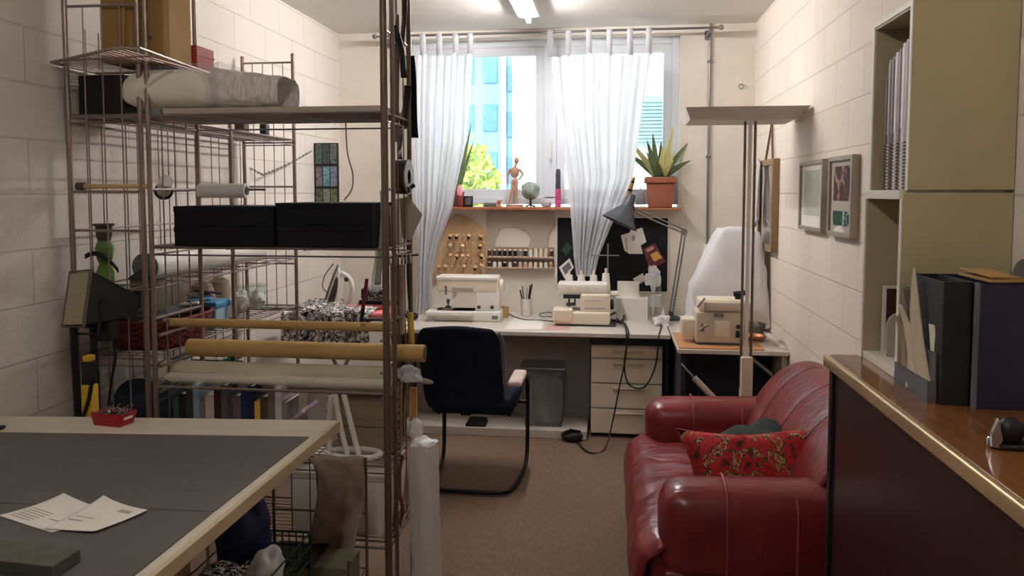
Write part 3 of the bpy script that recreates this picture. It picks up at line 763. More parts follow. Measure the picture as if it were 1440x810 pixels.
# grey rack cut out in the outline of a sewing machine, two ledges of spools
pts = [(685, 294), (700, 294), (718, 298), (738, 294), (760, 291), (778, 296), (779, 318), (772, 328), (770, 350), (742, 350), (747, 334), (741, 325), (728, 320), (712, 318), (702, 322), (697, 335), (695, 350), (685, 350)]
gk = thing('spool_rack', 'grey wooden spool rack cut out like a sewing machine on the wall', 'thread rack', (-.7, BY, 1.06))
pz = [P(*p, y=BY - .02) for p in pts]
put('board', M().prism([(p.x, p.z) for p in pz], BY - .016, BY, 'y'), mat('grey_mdf', (178, 166, 154), .7, var=5), gk, bev=.002)
gx0, gx1 = P(685, 360, y=BY - .03).x, P(779, 360, y=BY - .03).x
zz1, zz2, zz3 = P(720, 361, y=BY - .03).z, P(720, 376, y=BY - .03).z, P(720, 348, y=BY - .03).z
put('lower_board', M().box(gx0, gx1, BY - .012, BY, zz2 - .012, zz3 + .002), mat('brown_mdf', (158, 134, 120), .7, var=5), gk, bev=.002)
for z in (zz1, zz2): put('ledge', M().box(gx0, gx1, BY - .055, BY - .012, z - .012, z), mat('brown_mdf', (158, 134, 120)), gk, bev=.002)
up = ['dark brown', 'dark brown', 'black', 'black', 'black', 'black', 'grey', 'black', 'white', 'white', 'cream', 'cream', 'dark brown']
lo = ['dark brown', 'white', 'white', 'black', 'white', 'dark brown', 'pale pink', 'pale pink', 'cream', 'cream', 'white', 'white', 'tan']
protos = {}
for z, cols, nm in ((zz1, up, 'upper'), (zz2, lo, 'lower')):
    for i, c in enumerate(cols):
        x = gx0 + .02 + (gx1 - gx0 - .04) * i / (len(cols) - 1)
        lab = f'{c} thread spool, {ORD[i]} from the left on the {nm} ledge of the grey rack'
        hgt = .05 if nm == 'upper' else .042
        if c not in protos:
            s = thing('thread_spool', lab, 'spool', (0, 0, 0), 'thread spools on the grey rack')
            put('thread', M().lathe([(.0, .005), (.0145, .005), (.0145, .04), (.0, .04)], (0, 0, 0), 12), sp_m[c], s)
            put('core', M().lathe([(.0, 0), (.0165, 0), (.0165, .005), (.0, .005)], (0, 0, 0), 12).lathe([(.0, .04), (.012, .04), (.009, .048), (.0, .048)], (0, 0, 0), 12), m_cream, s)
            protos[c] = s
        else:
            s = copy_tree(protos[c]); s['label'] = lab
        k = (1.2 if nm == 'upper' else .9) * (1.15 if i in (9, 10, 11) and nm == 'upper' else 1)
        s.location = (x, BY - .035, z); s.scale = (1, 1, k)
# black pin board and papers
b0, b1 = P(784, 306, y=BY), P(938, 410, y=BY)
pb = thing('pin_board', 'large black pin board on the wall behind the middle curtain and desk lamp', 'pin board', ((b0.x + b1.x) / 2, BY, b1.z))
put('board', M().box(b0.x, b1.x, BY - .012, BY, b1.z, b0.z), mat('black_felt', (20, 20, 24), .9, var=3), pb, smooth=False)
put('edge', ringm(M(), b0.x - .006, b1.x + .006, b1.z - .006, b0.z + .006, BY - .015, BY, .006), m_white, pb, smooth=False)
def note(name, label, cat, quad, material, off, group=None, extra=None):
    q = [P(*p, y=BY - .014) for p in quad]
    t = thing(name, label, cat, (sum(p.x for p in q) / len(q), BY - .014, min(p.z for p in q)), group)
    put('sheet', M().prism([(p.x, p.z) for p in q], BY - .014 - off - .002, BY - .014 - off, 'y'), material, t, smooth=False)
    for ex, em_ in (extra or []):
        e = [P(*p, y=BY - .014) for p in ex]
        put('print', M().prism([(p.x, p.z) for p in e], BY - .0175 - off, BY - .0165 - off, 'y'), em_, t, smooth=False)
    return t
note('note_sheet', 'white patterned scraps pinned in a bunch on the black board', 'paper', [(873, 331), (885, 327), (890, 317), (893, 323), (903, 320), (909, 340), (901, 345), (904, 357), (885, 357), (878, 352)], m_paper, .001, extra=[([(879, 335), (881, 335), (883, 352), (881, 352)], m_cardg), ([(888, 332), (893, 331), (893, 338), (889, 339)], m_cardg)])
note('picture_card', 'tilted dark red picture card with yellow centre pinned on the black board', 'card', [(904, 350), (921, 342), (936, 368), (914, 380)], mat('wine_print', (118, 52, 56), .5, var=25, vscale=40), .003, extra=[([(914, 358), (924, 353), (931, 362), (920, 368)], mat('egg_yellow', (232, 182, 90), .5)), ([(908, 351), (918, 346), (920, 350), (910, 355)], m_rose)])
note('note_sheet', 'small grey photo pinned at the lower left of the black board', 'paper', [(786, 376), (801, 363), (807, 376), (794, 392)], m_paper, .001, extra=[([(790, 377), (800, 368), (804, 376), (795, 386)], m_grey)])
note('green_leaf_cutout', 'dark green arrow-like cut-out on the left strip of the black board', 'cut-out', [(789, 352), (798, 340), (801, 346), (805, 347), (800, 354), (796, 360), (793, 355)], mat('bottle_green', (34, 70, 56), .7), .001)
note('note_sheet', 'cream tag pinned low on the black board right of the carton', 'paper', [(890, 392), (904, 384), (908, 394), (895, 402)], m_paper, .001)

# ================================================================ MAIN DESK
DZ = .72
dk = thing('work_desk', 'long white-topped desk along the window wall with grey back panel', 'desk', (-.55, 5.45, 0))
put('desk_top', M().box(-1.46, .388, 5.05, YB - .02, DZ - .028, DZ), m_laminate, dk, bev=.003)
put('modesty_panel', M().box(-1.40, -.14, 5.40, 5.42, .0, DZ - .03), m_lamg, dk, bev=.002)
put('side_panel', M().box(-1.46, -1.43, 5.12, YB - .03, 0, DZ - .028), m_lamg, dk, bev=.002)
put('side_panel', M().box(.36, .385, 5.12, YB - .03, 0, DZ - .028), mat('dark_panel', (38, 38, 46), .5), dk, bev=.002)
put('apron', M().box(-.13, .36, 5.13, 5.15, .635, DZ - .028), mat('dark_panel', (38, 38, 46), .5), dk, smooth=False)
# low floor panel behind the chair
one('floor_panel', M().box(-1.42, -.15, 5.06, 5.395, .0, .055), m_laminate, 'low white footrest panel on the floor under the desk', 'panel', bev=.003)
# drawer unit
dr = thing('drawer_unit', 'beige-white desk drawer unit with four drawers under the desk', 'drawer unit', (.11, 5.4, 0))
put('body', M().box(-.128, .345, 5.15, 5.50, .02, .625), m_beige, dr, bev=.003)
put('plinth', M().box(-.11, .33, 5.17, 5.48, 0, .02), m_black, dr, smooth=False)
for z0, z1 in ((.03, .195), (.203, .365), (.373, .535), (.543, .615)):
    d_ = put('drawer', M().box(-.126, .343, 5.128, 5.15, z0, z1), m_cream, dr, bev=.003)
    put('handle', M().rbox(.02, .22, 5.116, 5.129, z1 - .035, z1 - .022, .004).box(.02, .03, 5.118, 5.129, z1 - .05, z1 - .03).box(.21, .22, 5.118, 5.129, z1 - .05, z1 - .03), m_beige, d_)
# waste bin with liner and rubbish
wb = thing('waste_bin', 'smoky translucent waste bin with a bag under the desk', 'waste bin', (-.45, 5.30, .055))
def frust(x0, x1, y0, y1, z0, X0, X1, Y0, Y1, z1):
    m = M(); A = [m._v(Vector(p)) for p in ((x0, y0, z0), (x1, y0, z0), (x1, y1, z0), (x0, y1, z0))]; B = [m._v(Vector(p)) for p in ((X0, Y0, z1), (X1, Y0, z1), (X1, Y1, z1), (X0, Y1, z1))]
    m._f(A[::-1])
    for i in range(4): m._f([A[i], A[(i + 1) % 4], B[(i + 1) % 4], B[i]])
    return m
put('bin_shell', frust(-.575, -.325, 5.13, 5.34, .057, -.605, -.305, 5.10, 5.37, .46), m_bin, wb, smooth=False, solid=.003)
put('rim', ringm(M(), -.608, -.302, 0, 0, 0, 0, .01) if False else M().tube([(-.605, 5.10, .46), (-.305, 5.10, .46), (-.305, 5.37, .46), (-.605, 5.37, .46)], .006, 8, True), m_grey, wb)
def bagf(u, v):
    a = u * 2 * PI; r = .105 + .012 * math.sin(a * 7 + v * 3)
    return Vector((-.455 + r * 1.15 * math.cos(a), 5.235 + r * .9 * math.sin(a), .07 + v * .31 + .012 * math.sin(a * 3)))
put('bag_liner', M().grid(bagf, 48, 8, True), m_film, wb, ang=80)
put('rubbish', lump((-.44, 5.23, .115), (.075, .06, .05), 16, .3, 18), m_wcloth, wb)
# foot pedal (on panel), shoe-like pedal on the floor
fp_ = thing('foot_pedal', 'flat black sewing machine foot pedal on the white floor panel', 'foot pedal', (-.9, 5.12, .055))
put('base', M().rbox(-.07, .07, -.06, .06, 0, .02, .006, 3, T(-.905, 5.13, .0555)), m_black, fp_)
put('treadle', M().rbox(-.062, .062, -.055, .055, .02, .034, .006, 3, T(-.905, 5.13, .057, .08)), m_blackm, fp_)
sp = P(806, 612, z=.0)
fp_ = thing('foot_pedal', 'rounded black foot pedal on the carpet in front of the drawer unit', 'foot pedal', (sp.x, 5.06, 0))
put('body', lump((sp.x, 5.03, .035), (.075, .055, .04), 18, .1, 9), m_black, fp_)
put('strap', M().tube([(sp.x - .05, 5.0, .04), (sp.x - .01, 4.99, .082), (sp.x + .05, 5.03, .06)], .012), m_dcloth, fp_)
cpts = [P(868, 448, z=DZ + .012), P(880, 462, y=5.035), P(880, 500, y=5.0), P(872, 540, y=5.0), P(862, 590, y=5.0), P(850, 632, z=.01), P(828, 636, z=.008), P(812, 622, z=.012)]
one('power_cable', M().tube(spline(cpts, 8), .0055, 6), m_black, 'black cable hanging from the desk and looping on the carpet', 'cable')
cpts = [P(876, 452, z=DZ + .012), P(884, 468, y=5.03), P(878, 510, y=5.04), P(884, 540, y=5.06), P(905, 545, y=5.06), P(920, 520, y=5.06), P(925, 492, y=5.04), P(926, 474, y=5.03), P(929, 462, z=DZ + .012), P(930, 455, z=DZ + .007)]
one('power_cable', M().tube(spline(cpts, 8), .005, 6), m_black, 'black cable sagging in a loop in front of the drawers', 'cable')
one('lead_bundle', M().tube(spline([P(855, 445, z=DZ + .012), P(868, 439, z=DZ + .02), P(878, 445, z=DZ + .03), P(872, 452, z=DZ + .012), P(860, 450, z=DZ + .03), P(880, 456, z=DZ + .014)], 8), .008, 6), m_black, 'tangled black leads on the desk beside the overlock machine', 'cable')

# ================================================================ DESK OBJECTS
# flatbed sewing machine
g = P(656, 450, z=DZ)
y0 = 5.40; X0 = P(610, 452, y=y0).x; X1 = P(703, 452, y=y0).x; Wd = X1 - X0
sm = thing('sewing_machine', 'large white flatbed sewing machine on the desk behind the navy chair', 'sewing machine', ((X0 + X1) / 2, y0 + .1, DZ))
put('base', M().rbox(X0, X1, y0, y0 + .19, DZ, DZ + .075, .012), m_white, sm)
put('extension_table', M().rbox(X0 - .05, X0 + Wd * .62, y0 - .05, y0 + .16, DZ + .045, DZ + .075, .008), m_white, sm)
clp = put('column', M().rbox(X0 + Wd * .62, X1 - .01, y0 + .015, y0 + .17, DZ + .07, DZ + .24, .015), m_white, sm)
put('arm_top', M().rbox(X0 + .02, X1 - .015, y0 + .01, y0 + .175, DZ + .205, DZ + .315, .02), m_cream, sm)
hdp = put('head', M().rbox(X0 + .04, X0 + .14, y0 + .015, y0 + .165, DZ + .155, DZ + .27, .014), m_white, sm)
put('lid', M().rbox(X0 + .015, X1 - .02, y0 + .002, y0 + .178, DZ + .295, DZ + .325, .01), m_white, sm)
put('stitch_panel', M().rbox(X0 + Wd * .28, X0 + Wd * .60, y0 + .004, y0 + .012, DZ + .222, DZ + .245, .003), m_cardg, sm)
put('needle_bar', M().cyl((X0 + .09, y0 + .08, DZ + .085), (X0 + .09, y0 + .08, DZ + .17), .006).box(X0 + .07, X0 + .11, y0 + .06, y0 + .1, DZ + .088, DZ + .098).box(X0 + .08, X0 + .10, y0 + .07, y0 + .09, DZ + .12, DZ + .15), m_dgrey, hdp, bev=.001)
put('needle_plate', M().box(X0 + .05, X0 + .13, y0 + .02, y0 + .14, DZ + .0755, DZ + .078), m_steel, sm, smooth=False)
put('thread_lever', M().cyl((X0 + .09, y0 + .003, DZ + .19), (X0 + .09, y0 + .003, DZ + .25), .005).ball((X0 + .09, y0 - .002, DZ + .25), .008), m_dgrey, hdp)
put('handwheel', M().lathe([(.0, 0), (.045, 0), (.05, .008), (.05, .022), (.04, .03), (0, .03)], (X1 - .012, y0 + .09, DZ + .25), 24, 'x'), m_white, clp)
for q in (.68, .88): put('dial', M().lathe([(.0, 0), (.012, 0), (.012, -.012), (0, -.012)], (X0 + Wd * q, y0 + .016, DZ + .105), 16, 'y'), m_dgrey, clp)
put('socket_plate', M().box(X0 + Wd * .88, X0 + Wd * .97, y0 - .002, y0 + .001, DZ + .02, DZ + .045), m_grey, sm, smooth=False)
cp = P(741, 442, z=DZ)
pc = thing('pen_cup', 'white cup holding pens at the back of the desk', 'cup', (cp.x, 5.72, DZ))
put('cup', M().lathe([(.0, .002), (.036, .002), (.042, .13), (.04, .13), (.034, .01), (0, .01)], (cp.x, 5.72, DZ), 24), m_white, pc)
for i, (dx, dy, L, m_) in enumerate([(.03, .0, .21, m_black), (.02, .01, .20, m_brown), (-.03, .0, .165, m_black), (-.02, .012, .19, m_grey), (.005, -.015, .18, m_cardg)]):
    one('pen', M().cyl((cp.x + dx * .2, 5.72 + dy * .3, DZ + .013), (cp.x + dx * 1.5, 5.72 + dy, DZ + L + .03), .0045, .0055, 8), m_, ['black pen leaning right in the white desk cup', 'brown pencil next to the black pen in the white cup', 'short black marker leaning left in the white cup', 'thin grey needle tool in the white cup', 'pale card-coloured stick in the middle of the white cup'][i], 'pen', 'pens in the white cup')
bx = P(711, 440, z=DZ)
one('small_box', openbox(bx.x - .05, bx.x + .045, 5.60, 5.68, DZ, DZ + .075, .004).box(bx.x - .045, bx.x + .04, 5.604, 5.676, DZ + .02, DZ + .03), m_kraft, 'small tan cardboard box between the sewing machine and pen cup', 'box', bev=.001)
pq = [P(709, 463, z=DZ + .002), P(762, 463, z=DZ + .002), P(765, 452, z=DZ + .002), P(722, 447, z=DZ + .002)]
one('paper_sheet', M().prism([(p.x, p.y) for p in pq], DZ + .0005, DZ + .0025), m_paper, 'white sheet of paper lying at the desk front edge', 'paper', smooth=False)
pq = [P(766, 464, z=DZ), P(800, 464, z=DZ), P(800, 458, z=DZ), P(770, 456, z=DZ)]
one('card_piece', M().prism([(p.x, p.y) for p in pq], DZ + .0005, DZ + .002), m_rose, 'pinkish card scrap on the desk in front of the overlock machine', 'card', smooth=False)
one('power_cable', M().tube(spline([P(704, 428, z=DZ + .05), P(716, 441, z=DZ + .01), P(735, 449, z=DZ + .006), P(760, 450, z=DZ + .006), P(778, 452, z=DZ + .006)], 8), .004, 6), m_dgrey, 'grey lead lying between the two white machines on the desk', 'cable')
one('cable_coil', M().tube([P(770, 444, z=DZ) + Vector((.06 * math.cos(a), .1 * math.sin(a), .006 + .003 * (i % 3))) for i, a in enumerate([j * PI / 9 for j in range(36)])], .004, 6), m_grey, 'coiled grey-green cord on the desk beside the pen cup', 'cable')
one('pincushion', lump((P(595, 440, z=DZ).x, 5.42, DZ + .03), (.05, .04, .03), 14, .15, 12), m_black, 'small dark cushion on the desk at the left of the sewing machine', 'pincushion')
# overlock with four thread cones
y0 = 5.30; X0 = P(777, 455, y=y0).x; X1 = P(858, 455, y=y0).x; Wd = X1 - X0
ov = thing('overlock_machine', 'cream overlock machine with thread cones on the desk below the middle curtain', 'overlock machine', ((X0 + X1) / 2, y0 + .12, DZ))
put('base', M().rbox(X0 + .01, X1, y0, y0 + .24, DZ + .012, DZ + .10, .015), m_cream, ov)
put('sole', M().box(X0 + .02, X1 + .04, y0 + .01, y0 + .25, DZ, DZ + .014), m_dgrey, ov, bev=.003)
put('cloth_plate', M().rbox(X0, X0 + .14, y0 - .03, y0 + .10, DZ + .03, DZ + .125, .02), m_cream, ov)
put('body', M().rbox(X0 + .19, X1, y0 + .02, y0 + .22, DZ + .09, DZ + .225, .018), m_cream, ov)
ohd = put('head', M().rbox(X0 + .03, X1 - .02, y0 + .04, y0 + .21, DZ + .215, DZ + .295, .014), m_white, ov)
put('presser_unit', M().box(X0 + .07, X0 + .19, y0 + .06, y0 + .16, DZ + .185, DZ + .22).cyl((X0 + .11, y0 + .08, DZ + .12), (X0 + .11, y0 + .08, DZ + .19), .007).box(X0 + .09, X0 + .15, y0 + .05, y0 + .12, DZ + .135, DZ + .15).cyl((X0 + .15, y0 + .09, DZ + .13), (X0 + .15, y0 + .09, DZ + .19), .006), m_dgrey, ov, bev=.002)
put('cone_tray', M().rbox(X0 + .02, X1 + .06, y0 + .21, y0 + .31, DZ + .19, DZ + .215, .006), m_white, ov)
for q in (.2, .42, .64, .86): put('tension_dial', M().lathe([(0, 0), (.022, 0), (.022, -.014), (0, -.014)], (X0 + .06 + (Wd - .12) * q, y0 + .042, DZ + .255), 18, 'y'), m_cream, ohd)
put('thread_guide', M().cyl((X1 - .02, y0 + .26, DZ + .21), (X1 - .02, y0 + .26, DZ + .56), .005).cyl((X1 - .17, y0 + .26, DZ + .475), (X1 + .06, y0 + .26, DZ + .475), .004), m_steel, ov)
put('handwheel', M().lathe([(0, 0), (.035, 0), (.035, .025), (0, .028)], (X1 - .001, y0 + .12, DZ + .14), 20, 'x'), m_black, ov)
put('plate_print', M().box(X0 + .22, X1 - .03, y0 + .0185, y0 + .0205, DZ + .12, DZ + .128).box(X0 + .22, X1 - .06, y0 + .0185, y0 + .0205, DZ + .175, DZ + .18), m_cardg, ov, smooth=False)
cn = None
for i in range(4):
    lab = ORD[i] + ' white thread cone from the left on the cream overlock machine'
    lx = X0 + .10 + i * .088
    if cn is None:
        cn = thing('thread_cone', lab, 'thread cone', (0, 0, 0), 'thread cones on the cream overlock machine')
        put('thread', M().lathe([(0, .004), (.032, .004), (.034, .02), (.024, .10), (.0, .102)], (0, 0, 0), 18), m_white, cn)
        put('core', M().lathe([(0, 0), (.026, 0), (.026, .004), (0, .004)], (0, 0, 0), 14).cyl((0, 0, .1), (0, 0, .128), .009, n=10), m_cream, cn)
        c = cn
    else: c = copy_tree(cn); c['label'] = lab
    c.location = (lx, y0 + .26, DZ + .216); c.scale = (1, 1, 1.15 if i != 3 else 1.3)
# white carton, curtain rail box
c0 = P(866, 447, y=5.62).x; c1 = P(911, 447, y=5.62).x
cb = thing('white_carton', 'white carton on the desk in front of the black pin board', 'box', ((c0 + c1) / 2, 5.66, DZ))
put('body', M().box(c0, c1, 5.62, 5.76, DZ, DZ + .155), m_white, cb, bev=.002, smooth=False)
put('flap', M().box(c0 + .01, c0 + .17, 5.74, 5.745, DZ + .15, DZ + .27), m_white, cb, bev=.001)
put('flap', M().box(c1 - .04, c1, 5.66, 5.76, DZ + .155, DZ + .16), m_white, cb, smooth=False)
bp_ = P(921, 452, z=DZ)
wbt = thing('water_bottle', 'clear plastic water bottle standing at the right end of the desk', 'bottle', (bp_.x, 5.45, DZ))
put('bottle', M().lathe([(0, .004), (.036, .004), (.04, .02), (.037, .06), (.04, .10), (.037, .14), (.04, .20), (.034, .26), (.016, .32), (.015, .345), (0, .345)], (bp_.x, 5.45, DZ), 24), m_clear, wbt)
put('label_band', M().lathe([(.0405, .13), (.041, .135), (.041, .205), (.0405, .21)], (bp_.x, 5.45, DZ), 24), m_film, wbt)
put('cap', M().lathe([(0, .345), (.018, .345), (.018, .368), (0, .37)], (bp_.x, 5.45, DZ), 18), mat('pale_blue_cap', (170, 190, 222), .4), wbt)
pg = P(925, 452, z=DZ)
one('crumpled_bag', lump((.355, 5.40, DZ + .035), (.05, .045, .04), 30, .8, 30), m_filmw, 'crumpled white plastic bag on the desk beside the water bottle', 'bag')
one('plastic_bag', lump((.31, 5.70, DZ + .30), (.055, .03, .08), 26, .7, 26).cyl((.31, 5.70, DZ + .0), (.31, 5.70, DZ + .28), .006, n=8), m_filmw, 'crumpled clear bag on a thin stand behind the water bottle', 'bag')
# anglepoise lamp
lm = thing('desk_lamp', 'grey articulated desk lamp with dark conical shade over the desk', 'desk lamp', (.43, 5.66, DZ))
B0 = Vector((.44, 5.68, DZ)); E0 = P(962, 326, y=5.62); H0 = P(893, 296, y=5.56)
put('base', M().lathe([(0, 0), (.07, 0), (.075, .012), (.05, .024), (.018, .03), (.018, .06), (0, .06)], B0, 24), m_dgrey, lm)
for s in (-.012, .012):
    put('lower_arm', M().cyl(B0 + Vector((s, 0, .05)), E0 + Vector((s, 0, 0)), .006), m_steel, lm)
for s in (-.012, .016):
    put('upper_arm', M().cyl(E0 + Vector((0, 0, s)), H0 + Vector((0, 0, s)), .006), m_steel, lm)
put('elbow_joint', M().cyl(E0 + Vector((0, -.02, 0)), E0 + Vector((0, .02, 0)), .024), m_steel, lm)
put('spring', M().tube([B0.lerp(E0, .08 + .3 * i / 60) + Vector((.009 * math.cos(i * .9), -.02 + .009 * math.sin(i * .9), 0)) for i in range(61)], .002, 5), m_steel, lm)
hx = P(884, 286, y=5.54)
mt = frame_of(hx, Vector((.42, .1, .9)))
shp = put('shade', M().lathe([(.028, .05), (.034, .03), (.036, -.02), (.06, -.05), (.135, -.155), (.139, -.155), (.132, -.15), (.055, -.045), (.03, -.01)], (0, 0, 0), 30, mtx=mt), m_dgrey, lm)
put('shade_cap', M().lathe([(0, .075), (.022, .07), (.03, .05), (0, .049)], (0, 0, 0), 20, mtx=mt), m_dgrey, shp)
put('bulb', M().ball(mt @ Vector((0, 0, -.09)), .03), m_white, shp)
put('yoke', M().cyl(H0, hx + Vector((.02, 0, .02)), .009), m_steel, lm)
# items around lamp base
one('small_bottle', M().lathe([(0, 0), (.018, 0), (.018, .06), (.008, .075), (.008, .1), (0, .1)], (.375, 5.60, DZ), 14), m_white, 'tiny white bottle near the lamp base', 'bottle')

# ================================================================ SIDE DESK (right)
sd = thing('side_desk', 'white-topped side desk along the right wall with dark panel below', 'desk', (.72, 5.2, 0))
ST = .72
put('desk_top', M().box(.398, XR - .004, 4.60, 5.885, ST - .026, ST), m_laminate, sd, bev=.003)
put('leg_panel', M().box(.42, .45, 4.64, 5.87, 0, ST - .026), mat('dark_panel', (38, 38, 46)), sd, smooth=False)
put('back_panel', M().box(.45, 1.0, 5.0, 5.02, .12, ST - .026), mat('dark_navy_panel', (24, 28, 46), .6), sd, smooth=False)
put('end_frame', M().box(1.0, 1.03, 4.63, 4.66, 0, ST - .026).box(1.0, 1.03, 5.85, 5.88, 0, ST - .026), m_cardg, sd, bev=.002)
put('brace', M().cyl((.80, 4.66, ST - .03), (1.01, 4.68, .52), .012), m_steel, sd)
pq = [P(958, 491, z=ST), P(1100, 484, z=ST)]
one('cutting_board', M().box(.405, .90, 4.615, 5.12, ST, ST + .008), wood('orange_ply', (186, 130, 86), (206, 154, 108), 'x'), 'thin orange-brown wooden board lying on the side desk', 'board', bev=.001)
# industrial overlock on the board
y0 = 4.72; X0 = P(978, 482, y=y0).x; X1 = P(1046, 482, y=y0).x; z0 = ST + .008
im = thing('overlock_machine', 'beige overlock machine with dark fittings on the side desk', 'overlock machine', ((X0 + X1) / 2, y0 + .1, z0))
put('base', M().rbox(X0, X1, y0, y0 + .22, z0 + .008, z0 + .20, .014), m_beige, im)
put('foot_plate', M().rbox(X0 + .01, X1 - .01, y0 - .005, y0 + .21, z0, z0 + .012, .003), m_dgrey, im)
put('cloth_plate', M().rbox(X0 - .08, X0 + .02, y0 + .04, y0 + .17, z0 + .03, z0 + .15, .014), m_cream, im)
ihd = put('head', M().rbox(X0 + .02, X1 + .05, y0 + .01, y0 + .19, z0 + .195, z0 + .275, .014), m_cream, im)
put('head_cover', M().rbox(X0 + .04, X1 + .04, y0 - .012, y0 + .02, z0 + .205, z0 + .262, .01), m_beige, ihd)
put('looper_lever', M().tube([(X0 + .01, y0 - .008, z0 + .23), (X0 + .03, y0 - .02, z0 + .26), (X0 + .05, y0 - .01, z0 + .285)], .006).cyl((X0 + .02, y0 - .012, z0 + .09), (X0 + .07, y0 - .014, z0 + .125), .006).cyl((X0 + .035, y0 - .012, z0 + .13), (X0 + .045, y0 - .014, z0 + .08), .005), m_steel, im)
for q in (.12, .15): put('tension_dial', M().lathe([(0, 0), (.014, 0), (.014, -.014), (0, -.014)], (X0 + q, y0, z0 + .182), 14, 'y'), m_grey, ihd)
put('front_door', M().rbox(X0 + .11, X0 + .2, y0 - .006, y0 + .004, z0 + .05, z0 + .15, .004), m_cream, im)
put('knob', M().ball((X1 - .035, y0 - .012, z0 + .115), .014).rbox(X1 - .05, X1 - .022, y0 - .02, y0, z0 + .05, z0 + .09, .005), m_black, im)
put('handwheel', M().lathe([(0, 0), (.05, 0), (.055, .01), (.055, .025), (.03, .035), (0, .035)], (X1 - .002, y0 + .11, z0 + .14), 24, 'x'), m_beige, im)
put('top_knob', M().lathe([(0, 0), (.02, 0), (.02, .03), (0, .032)], (X1 - .03, y0 + .05, z0 + .275), 16).cyl((X1 - .06, y0 + .04, z0 + .305), (X1 + .02, y0 + .03, z0 + .318), .016), m_black, im)
one('tin_plate', M().lathe([(0, 0), (.07, 0), (.085, .02), (.082, .02), (.068, .004), (0, .004)], (.89, 4.95, ST + .0085), 24), mat('copper', (170, 110, 70), .35, .5), 'small coppery dish on the board right of the beige overlock', 'dish')
# plastic-covered machine behind
Cx, Cy = .755, 5.32
def sheet(u, v):
    # draped sheet: peaked ridge shape in x, falling to the desk
    prof = [(.485, .73), (.52, .80), (.535, 1.02), (.60, 1.16), (.69, 1.35), (.725, 1.40), (.80, 1.41), (.88, 1.405), (.955, 1.38), (1.0, 1.15), (1.02, .95), (.99, .86)]
    k = u * (len(prof) - 1); i = min(int(k), len(prof) - 2); q = k - i
    x = prof[i][0] + (prof[i + 1][0] - prof[i][0]) * q; z = prof[i][1] + (prof[i + 1][1] - prof[i][1]) * q
    dd = abs(v * 2 - 1)
    z2 = ST + .02 + (z - ST - .02) * (1 - .9 * max(0, dd - .72) / .28)
    p = Vector((x, Cy - .2 + .4 * v, z2))
    n = noise.noise(p * 4) * .016 + abs(noise.noise(p * 6.5 + Vector((p.z * 5, 0, 0)))) * .03
    return Vector((min(x + n, 1.03), p.y + n * 1.5 , max(z2 + n * .5, ST + .004)))
pm = thing('covered_machine', 'machine hidden under a peaked white plastic sheet on the side desk', 'machine', (Cx, Cy, ST))
put('plastic_sheet', M().grid(sheet, 66, 30), m_filmw, pm, ang=60, solid=.002)
put('machine_body', M().rbox(.60, .95, Cy - .08, Cy + .1, ST + .0, ST + .30, .02).rbox(.72, .84, Cy - .06, Cy + .06, ST + .30, ST + .58, .03), m_beige, pm)
# vertical board and radiator-like white panel at wall
one('white_side_board', M().box(1.0, 1.03, 4.66, 5.2, ST, ST + .012), m_white, 'thin white strip lying along the wall on the side desk', 'board', smooth=False)
# extension / grey lamp tube leaning behind the sofa arm
a, b, c = P(958, 512, y=4.5), P(976, 531, y=4.48), P(1000, 556, y=4.46)
gt = thing('soldering_tool', 'thin-tipped grey tube tool leaning behind the far sofa arm', 'tool', (c.x, 4.46, 0))
put('handle_tube', M().cyl(b, b + (c - b) * 6 if False else c + (c - b) * 1.2, .018), m_cardg, gt)
put('thin_rod', M().cyl(a, b, .006), m_steel, gt)
cc = c + (c - b) * 1.2
put('stand_leg', M().cyl(cc, (cc.x + .05, 4.44, 0), .008), m_black, gt)
put('stand_foot', M().lathe([(0, 0), (.06, 0), (.06, .01), (0, .014)], (cc.x + .05, 4.44, 0), 16), m_black, gt)

# ================================================================ FLOOR LAMP (uplighter)
fl = thing('floor_lamp', 'twin-post floor lamp with wide flat grey hood behind the sofa', 'floor lamp', (.755, 4.38, 0))
hz = 2.04
hx0, hx1 = .385, 1.028
hm = M()
lo_ = [(hx0 + .02, 4.24), (hx1 - .02, 4.24), (hx1 - .02, 4.60), (hx0 + .02, 4.60)]
A = [hm._v(Vector((hx0 + .035, 4.285, hz + .0))), hm._v(Vector((hx1 - .05, 4.285, hz + .0))), hm._v(Vector((hx1 - .05, 4.60, hz - .005))), hm._v(Vector((hx0 + .035, 4.60, hz - .005)))]
Bq = [hm._v(Vector((hx0, 4.20, hz + .06))), hm._v(Vector((hx1, 4.20, hz + .06))), hm._v(Vector((hx1, 4.635, hz + .055))), hm._v(Vector((hx0, 4.635, hz + .055)))]
hm._f(A[::-1]); hm._f(Bq)
for i in range(4): hm._f([A[i], A[(i + 1) % 4], Bq[(i + 1) % 4], Bq[i]])
put('hood', hm, mat('hood_grey', (206, 198, 186), .5), fl, bev=.002, smooth=False)
for x in (.728, .782): put('post', M().cyl((x, 4.40, .55), (x, 4.40, hz + .01), .0075), m_dpost, fl)
put('centre_strip', M().box(.745, .765, 4.397, 4.403, .55, hz), m_white, fl, smooth=False)
put('column', M().rbox(.725, .79, 4.37, 4.43, .03, .73, .008), mat('column_ivory', (214, 196, 174), .45), fl)
put('base', M().rbox(.60, .92, 4.22, 4.52, 0, .03, .01), m_cardg, fl)

